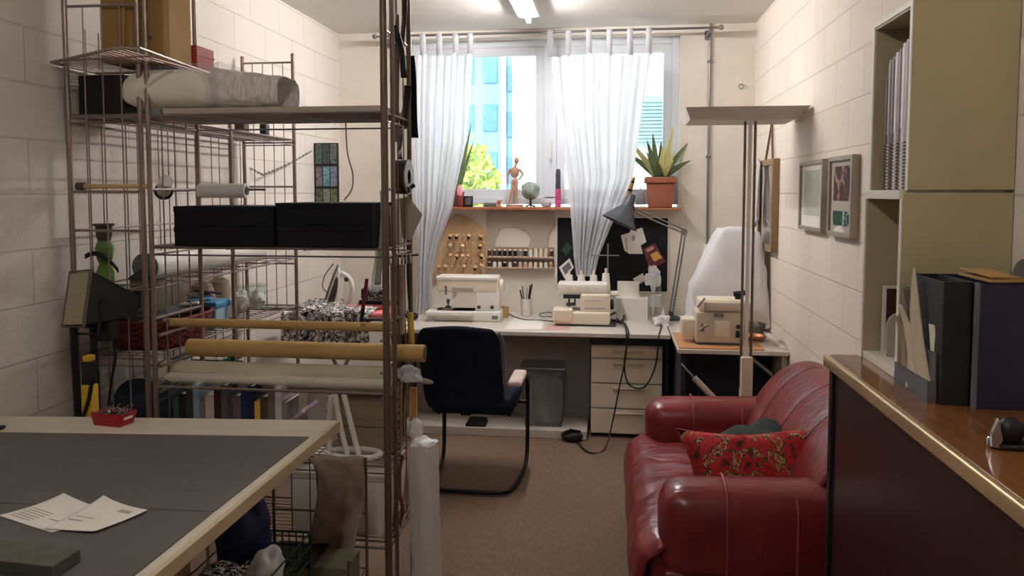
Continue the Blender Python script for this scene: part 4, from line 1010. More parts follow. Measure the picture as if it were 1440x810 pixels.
# ================================================================ RIGHT WALL PICTURES
def wframe(label, y0, y1, z0, z1, fm, inner, dep=.035, bw=.05, name='framed_print', cat='picture', mats=None):
    t = thing(name, label, cat, (XR - dep / 2, (y0 + y1) / 2, z0))
    m = M().box(XR - dep, XR - .001, y0, y0 + bw, z0, z1).box(XR - dep, XR - .001, y1 - bw, y1, z0, z1).box(XR - dep, XR - .001, y0 + bw, y1 - bw, z0, z0 + bw).box(XR - dep, XR - .001, y0 + bw, y1 - bw, z1 - bw, z1)
    put('frame', m, fm, t, bev=.003)
    put('mount', M().box(XR - dep + .012, XR - .002, y0 + bw, y1 - bw, z0 + bw, z1 - bw), inner, t, smooth=False)
    return t, XR - dep + .012
m_fsil = mat('silver_frame', (160, 150, 138), .45, .15, var=8)
t, xx = wframe('pale framed print in a silver frame, farther of the two small wall pictures', 3.87, 4.33, 1.452, 1.81, m_fsil, m_paper, .036, .022)
put('print', M().box(xx - .001, xx, 3.95, 4.25, 1.53, 1.76), mat('pale_green_print', (186, 190, 178), .7, var=12, vscale=12), t, smooth=False)
t, xx = wframe('framed dark figure print with green strip, nearer of the two wall pictures', 3.41, 3.77, 1.45, 1.81, m_fsil, m_cardg, .036, .022)
put('print', M().box(xx - .001, xx, 3.47, 3.71, 1.61, 1.765), patches('sepia_figure_print', [(0, (74, 58, 54)), (.5, (100, 78, 68)), (.58, (160, 132, 112))], 18), t, smooth=False)
put('print', M().box(xx - .001, xx, 3.47, 3.71, 1.50, 1.565), patches('green_stripe_print', [(0, (44, 78, 66)), (.56, (150, 170, 156)), (.62, (44, 78, 66))], 14), t, smooth=False)
put('white_patch', M().prism([(3.50, 1.462), (3.70, 1.465), (3.66, 1.49), (3.58, 1.502)], xx - .004, xx - .001, 'x'), m_white, t, smooth=False)
t, xx = wframe('tall gilt-edged mirror hanging by a cord near the window corner', 4.98, 5.46, 1.27, 1.86, mat('gilt_frame', (150, 122, 92), .45, .2), mat('mirror_glass', (200, 200, 200), .08, .9), .045, .04, 'wall_mirror', 'mirror')
put('cord', M().tube([(XR - .02, 5.10, 1.85), (XR - .008, 5.21, 2.10), (XR - .02, 5.34, 1.85)], .008, 6), mat('brown_cord', (120, 88, 70), .8), t)
one('hanging_cloth', M().grid(lambda u, v: Vector((XR - .058 - .012 * math.sin(u * 9 + v * 2) - .01 * v, 5.30 + u * .12, 1.84 - v * .40 + .03 * math.sin(u * 6))), 16, 20), m_wcloth, 'white rag hanging over the far edge of the mirror', 'cloth', solid=.004, ang=80)
# ================================================================ NAVY CHAIR
ch = thing('desk_chair', 'navy cantilever desk chair with black tube frame and pale arm pads', 'chair', (-.76, 4.3, 0))
tubep = [(-.99, 4.36, .58), (-1.0, 4.48, .565), (-1.0, 4.53, .50), (-1.0, 4.52, .10), (-1.0, 4.46, .022), (-.99, 4.18, .02), (-.965, 4.06, .02), (-.90, 4.035, .02), (-.62, 4.035, .02), (-.545, 4.06, .02), (-.51, 4.18, .02), (-.495, 4.46, .022), (-.49, 4.52, .10), (-.49, 4.53, .50), (-.49, 4.48, .565), (-.50, 4.36, .58)]
sm_p = []
for i in range(len(tubep) - 1):
    sm_p += [Vector(tubep[i]).lerp(Vector(tubep[i + 1]), k / 6) for k in range(6)]
sm_p.append(Vector(tubep[-1]))
for _ in range(3): sm_p = [sm_p[0]] + [(sm_p[i - 1] + sm_p[i] * 2 + sm_p[i + 1]) / 4 for i in range(1, len(sm_p) - 1)] + [sm_p[-1]]
put('tube_frame', M().tube(sm_p, .0125, 10), m_blackm, ch)
put('seat_bar', M().cyl((-1.0, 4.50, .40), (-.49, 4.50, .40), .011).cyl((-.95, 4.15, .42), (-.95, 4.52, .40), .011).cyl((-.55, 4.15, .42), (-.55, 4.52, .40), .011), m_blackm, ch)
put('seat', M().rbox(-.99, -.53, 4.13, 4.60, .415, .485, .03, 5), m_navy, ch)
def backc(u, v):
    # outline of the backrest: wide rounded shield, slightly tilted
    z = .44 + .46 * v
    hw = .235 * (1 - .06 * (1 - v)) * (1 - max(0, v - .82) ** 2 * 6) * (1 - max(0, .14 - v) ** 2 * 6)
    a = u * 2 - 1
    return Vector((-.805 - .03 * v + a * hw, 4.15 - .07 * v + .05 * a * a + .0, z + (.02 * (1 - a * a) if v > .9 else 0)))
bkp = put('backrest', M().grid(backc, 20, 20), m_navy, ch, solid=.055, sub=1, ang=80)
put('back_edging', M().tube([backc(1, v / 20) + Vector((.012, .012, 0)) for v in range(0, 20)], .009, 8), m_grey, bkp)
put('back_support', M().box(-.83, -.77, 4.17, 4.20, .40, .62), m_blackm, bkp, bev=.004)
for s, xx in ((1, -.52), (-1, -1.0)):
    put('arm_pad', M().rbox(xx - .04, xx + .04, 4.12, 4.42, .58, .615, .017, 4), mat('pale_arm_pad', (206, 188, 180), .6), ch)
# ================================================================ WIRE RACKS
def wire_shelf(name, x0, x1, y0, y1, z, parent, along='x', step=.03, r=.0022, material=None, lip=.0):
    m = M(); material = material or m_iron
    for a, b in (((x0, y0, z), (x1, y0, z)), ((x1, y0, z), (x1, y1, z)), ((x1, y1, z), (x0, y1, z)), ((x0, y1, z), (x0, y0, z))):
        m.wire(a, b, .0045)
        if lip: m.wire((a[0], a[1], z - lip), (b[0], b[1], z - lip), .0035)
    if along == 'y':
        n = int((x1 - x0) / step)
        for i in range(1, n): m.wire((x0 + (x1 - x0) * i / n, y0, z), (x0 + (x1 - x0) * i / n, y1, z), r)
        for q in (.33, .66): m.wire((x0, y0 + (y1 - y0) * q, z - .004), (x1, y0 + (y1 - y0) * q, z - .004), .003)
    else:
        n = int((y1 - y0) / step)
        for i in range(1, n): m.wire((x0, y0 + (y1 - y0) * i / n, z), (x1, y0 + (y1 - y0) * i / n, z), r)
        for q in (.33, .66): m.wire((x0 + (x1 - x0) * q, y0, z - .004), (x0 + (x1 - x0) * q, y1, z - .004), .003)
    return put(name, m, material, parent, ang=60)

WR_X0, WR_X1, WR_Y0, WR_Y1 = -2.09, -1.79, 2.76, 4.20
wr = thing('wire_rack', 'brown wire shelving rack standing along the left block wall', 'shelving rack', (-1.94, 3.48, 0))
for (x, y, top) in ((WR_X0, WR_Y0, 2.41), (WR_X1, WR_Y0, 2.62), (WR_X0, WR_Y1, 2.41), (WR_X1, WR_Y1, 2.42), (WR_X1, 3.46, 1.98)):
    put('post', M().cyl((x, y, 0), (x, y, top), .0105, n=12).ball((x, y, top), .012, 8), m_post, wr)
for y, zs, nv in ((WR_Y0, (2.36, 1.94, 1.65, 1.50, 1.0, .72), 3), (WR_Y1, (2.38, 2.12, 1.93, 1.68, 1.24, .98), 4)):
    g = M()
    for z in zs: g.wire((WR_X0, y, z), (WR_X1, y, z), .0055)
    for i in range(1, nv + 1): 
        x = WR_X0 + (WR_X1 - WR_X0) * (i / (nv + 1)); g.wire((x, y, zs[-1]), (x, y, zs[0]), .0028)
    put('end_grid', g, m_iron, wr)
g = M()
for i in range(18):
    y = WR_Y0 + (WR_Y1 - WR_Y0) * (i + .5) / 18
    if i % 3: g.wire((WR_X0 - .004, y, .6), (WR_X0 - .004, y, 1.94 if i > 3 else 2.3), .0028)
for z in (1.50, 1.94, .98): g.wire((WR_X0 - .004, WR_Y0, z), (WR_X0 - .004, WR_Y1, z), .0045)
put('back_grid', g, m_iron, wr)
for z in (1.945, 1.27, 1.0, .60): wire_shelf('shelf', WR_X0, WR_X1, WR_Y0, WR_Y1, z, wr, 'x', lip=0 if z == 1.27 else .03, step=.16 if z == 1.27 else .05)
# corner shelf at the top (pentagon outline of wires)
CZ = 2.14
poly = [Vector(p) for p in ((-2.105, 2.70, CZ), (-1.69, 2.47, CZ), (-1.60, 2.47, CZ), (-1.64, 2.86, CZ), (-1.66, 3.22, CZ), (-2.105, 3.22, CZ))]
g = M().tube(poly, .006, 8, True)
for i in range(1, 17):
    x = -2.105 + i * .027
    ylo = 2.70 + (x + 2.105) / (.415) * -.23 if x < -1.69 else 2.47
    g.wire((x, ylo, CZ), (x, 3.22, CZ), .0026)
g.wire((-2.105, 2.95, CZ - .004), (-1.645, 2.95, CZ - .004), .005).wire((-1.99, 2.64, CZ - .004), (-1.61, 2.6, CZ - .004), .004)
put('corner_shelf', g, m_post, wr)
# crossing rack (room divider)
DX0, DX1, DY0, DY1 = -1.752, -.826, 2.75, 3.10
dv = thing('wire_rack', 'brown wire shelving rack standing across the room as a divider', 'shelving rack', (-1.29, 2.92, 0))
for (x, y) in ((DX0, DY0), (DX0, DY1), (DX1, DY0), (DX1, DY1)):
    r = .0135 if (x == DX1 and y == DY0) else .0095
    put('post', M().cyl((x, y, 0), (x, y, 2.62), r, n=12), m_dpost if x == DX1 else m_post, dv)
put('post', M().cyl((DX1 + .032, DY0 + .005, 0), (DX1 + .032, DY0 + .005, 2.62), .007, n=10), m_dpost, dv)
for x, nv in ((DX0, 3), (DX1, 3)):
    g = M()
    for z in (2.5, 2.24, 1.94, 1.66, 1.44, 1.16, .90, .62, .30): g.wire((x, DY0, z), (x, DY1, z), .0055)
    for i in range(1, nv + 1):
        y = DY0 + (DY1 - DY0) * i / (nv + 1); g.wire((x, y, .30), (x, y, 2.5), .003)
    put('side_grid', g, m_iron if x == DX0 else m_dpost, dv)
for z in (1.94, 1.437, .62, .33): wire_shelf('shelf', DX0, DX1, DY0, DY1, z, dv, 'x', lip=.028)
put('cross_bar', M().wire((DX0, DY0, .895), (DX1, DY0, .895), .006), m_iron, dv); put('cross_bar', M().wire((DX0, DY1, 1.66), (-1.45, DY1, 1.66), .005), m_iron, dv)
# rails that carry the fabric rolls
for x in (DX0 + .02, DX1 - .02):
    rails = M()
    for z in (1.096, .974, .876): rails.wire((x, DY0, z), (x, DY1, z), .006)
    put('roll_rail', rails, m_iron, dv)
put('hook', M().tube(spline([(-.99, 2.80, 1.93), (-.985, 2.80, 1.80), (-.965, 2.80, 1.72), (-.97, 2.80, 1.66), (-1.0, 2.80, 1.62)], 6), .003, 6), m_iron, dv)

# ---- on the top shelf
z = 1.946
one('shelf_board', M().box(-1.70, -.84, 2.765, 3.085, z, z + .022), mat('grey_board', (178, 168, 154), .7, var=6), 'long grey board lying on the upper shelf of the dividing rack', 'board', bev=.002)
bd = thing('bedding_pack', 'pale grey folded bedding packed in clear plastic on the upper shelf', 'bedding', (-1.6, 2.93, z + .023))
def pack(x0, x1, y0, y1, z0, z1):
    t = M().rbox(x0, x1, y0, y1, z0, z1, .078, 7)
    for v in t.bm.verts:
        p = v.co
        u = (p.x - (x0 + x1) / 2) / (x1 - x0) * 2
        p.z = z0 + (p.z - z0) * (1 - .22 * max(0, u) ** 2 - .30 * max(0, -u) ** 2)
        p.z += .004 * math.sin(p.x * 30)
        p.z = max(p.z, z0 + .002)
    return t
put('pillow', pack(-1.89, -1.50, 2.74, 3.06, z + .024, z + .19), mat('bedding_grey', (236, 230, 218), .8, var=5), bd, sub=1)
def wrapf(u, v):
    a = u * 2 * PI; x = -1.52 + .26 * v
    r = 1 - .22 * v
    n = noise.noise(Vector((math.cos(a) * 3, v * 9, math.sin(a) * 3))) * .008
    return Vector((x, 2.915 + (.135 * r + n) * math.copysign(abs(math.cos(a)) ** .6, math.cos(a)), z + .106 * r + .026 * (1 - r) + (.08 * r + n) * math.copysign(abs(math.sin(a)) ** .6, math.sin(a))))
put('gathered_end', M().grid(wrapf, 60, 14, True), mat('pleated_plastic', (216, 210, 206), .3, var=24, vscale=60, stretch=(2, .4, .4)), bd, ang=80)
def wrap2(u, v):
    a = u * 2 * PI; x = -1.90 + .42 * v
    n = noise.noise(Vector((math.cos(a) * 3, v * 9, math.sin(a) * 3 + 4))) * .01
    r = 1.0 - .3 * max(0, .3 - v) / .3
    return Vector((x, 2.915 + (.152 * r + n) * math.copysign(abs(math.cos(a)) ** .5, math.cos(a)), z + .112 + (.09 * r + n) * math.copysign(abs(math.sin(a)) ** .5, math.sin(a))))
put('plastic_wrap', M().grid(wrap2, 60, 16, True), film('thin_clear_film', (226, 226, 230), .2, .1, .3), bd, ang=80)
one('storage_box', M().rbox(-2.075, -1.88, 2.80, 3.10, z, z + .16, .006), m_black, 'black storage box on the upper wall rack shelf below the corner shelf', 'box')
one('brown_spool', M().rbox(-1.84, -1.79, 3.60, 3.66, z, z + .055, .006), m_brown, 'small brown block on the far part of the upper wall rack shelf', 'box')
one('black_spool', M().rbox(-1.83, -1.795, 3.85, 3.90, z, z + .06, .006), m_black, 'small black block on the far part of the upper wall rack shelf', 'box')
# corner shelf: brown paper bag, red box
pb_ = thing('paper_bag', 'tall brown paper bag standing on the corner shelf', 'paper bag', (-1.85, 2.85, CZ + .007))
bm = M()
x0, x1 = P(143, 50, y=2.78).x, P(234, 50, y=2.78).x
pts = [(x0, 2.78), (x0 + (x1 - x0) * .38, 2.79), (x0 + (x1 - x0) * .46, 2.80), (x1 - .01, 2.775), (x1, 2.80), (x1 - .005, 2.96), (x0 + .005, 2.96)]
A = [bm._v(Vector((p[0], p[1], CZ + .007))) for p in pts]; Bq = [bm._v(Vector((p[0] + (.012 if i in (1, 2) else 0), p[1], CZ + .48))) for i, p in enumerate(pts)]
bm._f(A[::-1])
for i in range(len(pts)): bm._f([A[i], A[(i + 1) % len(pts)], Bq[(i + 1) % len(pts)], Bq[i]])
put('bag', bm, mat('brown_bag_paper', (150, 116, 66), .8, var=8, vscale=5), pb_, smooth=False, solid=.002)
put('fold', M().prism([(x0 + (x1 - x0) * .36, CZ + .02), (x0 + (x1 - x0) * .40, CZ + .25), (x0 + (x1 - x0) * .52, CZ + .46), (x0 + (x1 - x0) * .40, CZ + .42), (x0 + (x1 - x0) * .33, CZ + .2)], 2.768, 2.779, 'y'), mat('brown_bag_crease', (164, 130, 78), .8), pb_, bev=.002)
one('red_box', M().rbox(-1.845, -1.70, 3.02, 3.16, CZ + .006, CZ + .115, .004).box(-1.847, -1.698, 3.018, 3.162, CZ + .075, CZ + .082), mat('brick_red_card', (150, 52, 40), .6), 'brick-red box on the corner shelf right of the paper bag', 'box')
# rod with rolls at z 1.65
rd = thing('wooden_rod', 'thin wooden rod across the near end of the wall rack', 'rod', (-1.93, WR_Y0, 1.655))
put('rod', M().cyl((-2.06, WR_Y0 - .0, 1.672), (-1.755, WR_Y0 - .0, 1.672), .009), m_wood, rd)
put('end_cap', M().cyl((-2.062, WR_Y0, 1.672), (-2.03, WR_Y0, 1.672), .016), m_brown, rd)
sx = P(214, 270, y=2.9).x
rs = thing('ribbon_reel', 'white paper reel with black round end behind the rack posts', 'reel', (sx, 2.93, 1.62))
put('flange', M().lathe([(0, 0), (.036, 0), (.036, .008), (0, .008)], (sx + .03, 2.93, 1.65), 24, mtx=Euler((0, 1.1, -.9)).to_matrix()), m_black, rs)
put('paper', M().lathe([(0, .008), (.026, .008), (.026, .10), (0, .10)], (sx + .03, 2.93, 1.65), 24, mtx=Euler((0, 1.1, -.9)).to_matrix()), m_white, rs)
put('support_wire', M().wire((sx + .03, 2.93, 1.65), (DX0, 3.10, 1.66), .004), m_iron, rs)
x0, x1 = P(281, 272, y=3.1).x, P(347, 272, y=3.1).x
pr_ = thing('paper_roll', 'white paper roll on a rod above the left black boxes', 'paper roll', ((x0 + x1) / 2, 3.1, 1.62))
put('roll', M().cyl((x0, 3.10, 1.655), (x1, 3.10, 1.655), .031, n=20), m_white, pr_)
put('core', M().cyl((x0 - .003, 3.10, 1.655), (x0, 3.10, 1.655), .018).cyl((x1, 3.10, 1.655), (x1 + .003, 3.10, 1.655), .018), m_brown, pr_)
# black boxes, each of a stack is a box
def blackbox(x0, x1, z0, z1, y0, y1, label):
    t = thing('storage_box', label, 'box', ((x0 + x1) / 2, (y0 + y1) / 2, z0), 'black boxes on the middle shelf')
    put('body', M().box(x0, x1, y0, y1, z0, z1 - .004), mat('black_card_box', (13, 15, 20), .65, var=2, spec=.2), t, bev=.002)
    put('lid_rim', M().box(x0 - .0015, x1 + .0015, y0 - .0015, y1 + .0015, z1 - .022, z1), mat('black_card_box', (18, 19, 22)), t, bev=.0015)
z = 1.443
blackbox(-1.664, -1.262, z, z + .075, 2.76, 3.06, 'lower of the two black boxes stacked at the left on the middle shelf')
blackbox(-1.664, -1.262, z + .0755, z + .153, 2.76, 3.06, 'upper of the two black boxes stacked at the left on the middle shelf')
blackbox(-1.248, -.880, z, z + .083, 2.76, 3.06, 'lower of the two black boxes stacked at the right on the middle shelf')
blackbox(-1.252, -.880, z + .0835, z + .166, 2.76, 3.06, 'upper of the two black boxes stacked at the right on the middle shelf')
# rolls carried on the rails
one('wooden_pole', M().cyl((-1.80, 2.90, 1.121), (-.835, 2.90, 1.121), .018, n=18), m_kraft2, 'long tan pole lying across the dividing rack', 'pole')
kt = thing('cardboard_tube', 'brown cardboard tube sticking out to the right of the dividing rack', 'tube', (-1.2, 2.93, 1.018))
ka, kb = -1.715, -.725
put('tube', M().cyl((ka, 2.93, 1.015), (kb, 2.93, 1.015), .034, n=24), m_kraft2, kt)
put('tube_end', M().cyl((kb, 2.93, 1.015), (kb + .002, 2.93, 1.015), .026, n=20), m_brown, kt)
rw = thing('fabric_roll', 'off-white fabric roll in clear wrap lying under the cardboard tube', 'fabric roll', (-1.3, 2.83, .902))
def rollf(u, v):
    a = u * 2 * PI; x = -1.80 + 1.05 * v if False else -1.765 + .925 * v
    r = .033 + .002 * math.sin(v * 40)
    return Vector((x, 2.90 + r * math.cos(a), .955 + r * math.sin(a) + 0))
put('fabric', M().cyl((-1.80, 2.885, .926), (-.85, 2.885, .926), .043, n=28), m_offw, rw)
put('wrap_fold', M().cyl((-1.83, 2.845, .908), (-.84, 2.845, .908), .022, n=16), mat('wrap_sheen', (206, 200, 184), .35, var=14, vscale=18, stretch=(.2, 1, 1)), rw)
put('fabric_tail', M().grid(lambda u, v: Vector((-1.70 + .86 * u, 2.865 + .006 * math.sin(u * 30), .968 - .11 * v)), 40, 6), m_offw, rw, solid=.004, ang=80)
twist = lump((-.79, 2.93, .93), (.05, .035, .032), 22, .6, 40)
one('plastic_twist', twist.cyl((-.84, 2.93, .92), (-.80, 2.93, .925), .01), m_film, 'crumpled clear plastic knot below the end of the cardboard tube', 'plastic wrap')
# books on the shelf under the rolls
bk_z = .624
bks = [('teal', (40, 84, 78)), ('black', (30, 30, 34)), ('charcoal', (56, 54, 62)), ('pale blue', (150, 172, 190)), ('grey', (128, 120, 116)), ('wide cream', (206, 192, 178)), ('dark maroon', (60, 30, 36)), ('slate', (96, 92, 98)), ('plum', (88, 62, 70)), ('mauve', (112, 98, 108)), ('navy', (34, 46, 84)), ('dark navy', (26, 36, 64)), ('yellow', (216, 178, 70)), ('brown', (90, 76, 62)), ('grey-brown', (120, 108, 98)), ('lilac white', (206, 196, 206)), ('warm grey', (140, 132, 124))]
xs = -1.705
prev = 'green crate'
pbk = None
for i, (nm, c) in enumerate(bks):
    th = .036 if nm == 'wide cream' else .022 + .006 * ((i * 7) % 4) / 2
    hh = .215 + .02 * ((i * 5) % 4)
    b = thing('book', f'{nm} book spine right of the {prev}' + (' spine' if i else '') + ' under the fabric roll', 'book', (xs + th / 2, 2.86, bk_z), 'books on the low shelf of the dividing rack')
    y0 = 2.79 + .01 * ((i * 3) % 3)
    mcv = mat('book_' + nm.replace(' ', '_').replace('-', '_'), c, .5, var=8, vscale=20)
    put('cover', M().box(xs, xs + .003, y0, y0 + .17, bk_z, bk_z + hh).box(xs + th - .003, xs + th, y0, y0 + .17, bk_z, bk_z + hh).box(xs, xs + th, y0 - .003, y0, bk_z, bk_z + hh), mcv, b, smooth=False)
    put('pages', M().box(xs + .003, xs + th - .003, y0, y0 + .165, bk_z + .004, bk_z + hh - .004), m_paper, b, smooth=False)
    xs += th + .0012; prev = nm
pk_ = P(395, 560, y=2.80)
one('leaning_booklet', M().box(-.012, .012, -.075, .075, 0, .25, T(xs + .045, 2.86, bk_z, 0, -.0, 0)).box(-.004, .004, -.07, .07, 0, .20, T(xs + .03, 2.86, bk_z + .004, 0, .30, 0)) if False else M().box(-.006, .006, -.075, .075, 0, .235, T(xs - .09 + .04, 2.70, .70, 0, .85, 0)), mat('pink_blue_print', (186, 160, 186), .6, var=40, vscale=70), 'pink and blue patterned booklet leaning in front of the books', 'booklet', smooth=False)
one('cream_wedge', M().box(xs + .04, xs + .075, 2.80, 3.0, bk_z, bk_z + .25), m_cardg, 'grey-green upright file at the right end of the books', 'file', bev=.002)
# brown cartons right end of low shelf
for i, (za, zb) in enumerate(((bk_z, bk_z + .125), (bk_z + .126, bk_z + .25))):
    t = thing('cardboard_carton', ('lower', 'upper')[i] + ' of two taupe cartons at the right end of the low shelf', 'box', (-.95, 2.98, za))
    put('body', M().box(-1.075, -.84, 2.90, 3.08, za, zb), mat('taupe_carton', (150, 130, 108), .75, var=5), t, bev=.002)
    put('lid_line', M().box(-1.077, -.838, 2.898, 3.082, zb - .03, zb - .027), m_brown, t, smooth=False)
# white stand with ring base
ws = thing('white_stand', 'white plastic stand with round base and slanting legs on the low shelf', 'stand', (-.99, 2.82, bk_z))
wz = bk_z
put('ring', M().tube([(-.985 + .105 * math.cos(a), 2.83 + .055 * math.sin(a), wz + .012) for a in [i * PI / 16 for i in range(32)]], .011, 8, True), m_white, ws)
put('leg', M().tube([(-1.0, 2.80, wz + .015), (-1.03, 2.81, wz + .12), (-1.055, 2.82, wz + .25)], .011, 8), m_white, ws)
put('leg', M().tube([(-.955, 2.80, wz + .015), (-.985, 2.81, wz + .12), (-1.02, 2.82, wz + .25)], .011, 8), m_white, ws)
put('leg', M().tube([(-1.085, 2.83, wz + .02), (-1.085, 2.83, wz + .12), (-1.075, 2.83, wz + .235)], .012, 8), m_white, ws)
# white bin with lid on the lowest shelf
wbn = thing('storage_bin', 'white storage bin with lid on the lowest shelf behind the brown cloth', 'storage bin', (-1.0, 2.92, .333))
put('bin', frust(-1.21, -.86, 2.79, 3.05, .335, -1.23, -.842, 2.775, 3.07, .545), m_white, wbn, bev=.006, solid=.004)
put('lid', M().rbox(-1.236, -.842, 2.77, 3.075, .545, .577, .01), m_white, wbn)
# ---------------- low wire basket cart in front of the divider, right of the table
ct = thing('wire_stand', 'dark wire stand under the hanging taupe cloth beside the cutting table', 'stand', (-1.0, 2.5, 0))
TX0, TX1, TY0, TY1 = -1.21, -.862, 2.41, 2.60
for (x, y) in ((TX0, TY0), (TX1, TY0), (TX0, TY1), (TX1, TY1)): put('post', M().cyl((x, y, 0), (x, y, .704 if y == TY1 else .42), .0055, n=10), m_dpost, ct)
g = M().wire((TX0, TY1, .70), (TX1, TY1, .70), .005)
for z in (.50, .42): g.wire((TX0, TY1, z), (TX1, TY1, z), .004)
for i in range(1, 5): g.wire((TX0 + (TX1 - TX0) * i / 5, TY1, .42), (TX0 + (TX1 - TX0) * i / 5, TY1, .70), .0025)
put('back_grid', g, m_dpost, ct)
g = M()
for z in (.10, .30): g.tube([(TX0, TY0, z), (TX1, TY0, z), (TX1, TY1, z), (TX0, TY1, z)], .0035, 6, True)
for i in range(1, 12): g.wire((TX0 + (TX1 - TX0) * i / 12, TY0, .10), (TX0 + (TX1 - TX0) * i / 12, TY1, .10), .0024)
put('basket', g, m_dpost, ct)
gbk = thing('wire_basket', 'green coated wire basket full of fabric under the edge of the cutting table', 'basket', (-1.3, 2.15, 0))
GX0, GX1, GY0, GY1 = -1.275, -.985, 1.90, 2.385
for (x, y) in ((GX0, GY0), (GX1, GY0), (GX0, GY1), (GX1, GY1)): put('post', M().cyl((x, y, 0), (x, y, .52), .006, n=8), m_green_wire, gbk)
g = M()
for z in (.43, .475, .52): g.tube([(GX0, GY0, z), (GX1, GY0, z), (GX1, GY1, z), (GX0, GY1, z)], .003, 6, True)
for i in range(1, 12):
    x = GX0 + (GX1 - GX0) * i / 12; g.wire((x, GY0, .43), (x, GY1, .43), .0026)
    g.wire((x, GY1, .43), (x, GY1, .52), .0024)
for i in range(1, 16):
    y = GY0 + (GY1 - GY0) * i / 16; g.wire((GX0, y, .43), (GX1, y, .43), .0026)
put('basket', g, m_green_wire, gbk)
# draped brown cloth over the back rim
def drape(u, v):
    z = .704 - .355 * v
    y = 2.6 - .010 - .022 * v + .016 * math.sin(u * 8 + v * 4) * v + .014 * math.sin(v * 7 + u * 4) * v + .012 * noise.noise(Vector((u * 4, v * 6, 2)))
    x = -1.055 + .185 * u + .014 * math.sin(v * 5) + .02 * (u - .5) * -v
    if v < .05: y = 2.6 - .012 * (v / .05)
    return Vector((x, y, z))
cl = thing('cloth', 'taupe cloth hanging over the top bar of the dark wire stand', 'cloth', (-.96, 2.6, .35))
put('front_fall', M().grid(drape, 26, 36), m_tcloth, cl, solid=.005, ang=80)
put('back_fall', M().grid(lambda u, v: Vector((-1.055 + .185 * u, 2.606 + .02 * v + .006 * math.sin(u * 9), .704 - .14 * v)), 20, 10), m_tcloth, cl, solid=.004, ang=80)
bx_ = thing('lettered_box', 'olive-grey box with dark lettering under the hanging taupe cloth', 'box', (-1.0, 2.5, .12))
put('body', M().box(-1.165, -.875, 2.42, 2.56, .105, .385), mat('olive_grey_card', (112, 106, 86), .7, var=8), bx_, bev=.002)
put('lid', M().box(-1.175, -.99, 2.405, 2.57, .385, .398), m_black, bx_, bev=.002)
lt = M(); xx = -1.12
for wl in (6, 9):
    for k in range(wl):
        hgt = .018
        lt.box(xx, xx + .003, 2.4175, 2.4195, .328, .328 + hgt)
        if k % 2 == 0: lt.box(xx, xx + .009, 2.4175, 2.4195, .328 + hgt - .003, .328 + hgt)
        if k % 3 == 0: lt.box(xx, xx + .008, 2.4175, 2.4195, .336, .339)
        if k % 3 == 1: lt.box(xx + .007, xx + .01, 2.4175, 2.4195, .328, .346)
        xx += .0135
    xx += .012
put('lettering', lt, m_black, bx_, smooth=False)
put('yellow_patch', M().box(-1.01, -.95, 2.4175, 2.4195, .25, .305), mat('olive_yellow', (136, 120, 60), .7), bx_, smooth=False)
def heap(name, c, r, material, label, cat, amp=.45, fr=9, group=None):
    m = lump(c, r, 34, amp, fr)
    for v in m.bm.verts: v.co.z = max(v.co.z, c[2] - r[2] * .75)
    return one(name, m, material, label, cat, group, ang=80)
heap('bag', (-1.175, 2.28, .585), (.085, .09, .15), m_bluebag, 'dark blue bag heaped in the green wire basket under the table edge', 'bag', .5, 13)
heap('plastic_bag', (-1.045, 2.19, .495), (.045, .075, .06), m_filmw, 'crumpled white plastic bag in the green wire basket', 'bag', .6, 22)
heap('leopard_scrap', (-1.15, 2.09, .485), (.07, .10, .05), m_leopard, 'spotted fabric scrap in the green wire basket beside the table', 'fabric', .3, 9)
heap('dark_garment', (-1.06, 2.0, .475), (.075, .09, .045), m_dcloth, 'black garment lying at the front of the green wire basket', 'garment', .4, 12)
# floor roll wrapped in plastic
fr_ = thing('fabric_roll', 'white plastic-wrapped roll standing on end on the carpet by the rack', 'fabric roll', (-.705, 2.80, 0))
def frf(u, v):
    a = u * 2 * PI; z = v * .70
    r = .056 + .003 * math.sin(a * 5 + v * 4) + .004 * noise.noise(Vector((math.cos(a), math.sin(a), v * 5)))
    return Vector((-.70 + r * math.cos(a) + .006 * math.sin(v * 3), 2.80 + r * math.sin(a), z))
put('roll', M().grid(frf, 44, 24, True), m_wcloth, fr_, ang=80)
put('roll_top', lump((-.70, 2.80, .695), (.05, .05, .022), 22, .5, 45), m_filmw, fr_)
put('twisted_end', lump((-.735, 2.82, .745), (.028, .022, .04), 18, .6, 45), m_film, fr_)
# things hanging on the right end of the dividing rack
HX = DX1 + .012
def strip(name, label, cat, px0, py0, px1, py1, w, material, y, bow=0, th=.006, group=None):
    a, b = P(px0, py0, y=y), P(px1, py1, y=y)
    def fn(u, v):
        p = a.lerp(b, v); return p + Vector(((u - .5) * w + bow * math.sin(v * PI), .012 * math.sin(v * 5 + u), 0))
    return one(name, M().grid(fn, 4, 20), material, label, cat, group, solid=th, ang=80)
strip('fabric_strap', 'black tapering strap hanging at the outside of the rack end', 'strap', 576, 78, 583, 194, .036, m_dcloth, 3.12, th=.012)
strip('fabric_strap', 'dark brown strap hanging high inside the rack end', 'strap', 569, -10, 566, 80, .018, mat('dark_brown_leather', (62, 48, 44), .5), 3.02)
strip('fabric_strap', 'mauve-grey long ribbon hanging at the rack end', 'ribbon', 556, 20, 559, 200, .022, mat('mauve_ribbon', (128, 110, 112), .7), 2.95)
strip('fabric_strap', 'black knotted belt hanging in the middle of the rack end', 'strap', 553, 35, 569, 110, .022, m_black, 2.90, .01)
strip('fabric_strap', 'black belt end hanging just above the tape reel', 'strap', 573, 120, 568, 180, .028, m_black, 3.06)
strip('paper_strip', 'pale pinkish paper strip hanging at the top of the rack end', 'paper', 553, -12, 552, 62, .022, m_paper, 2.92)
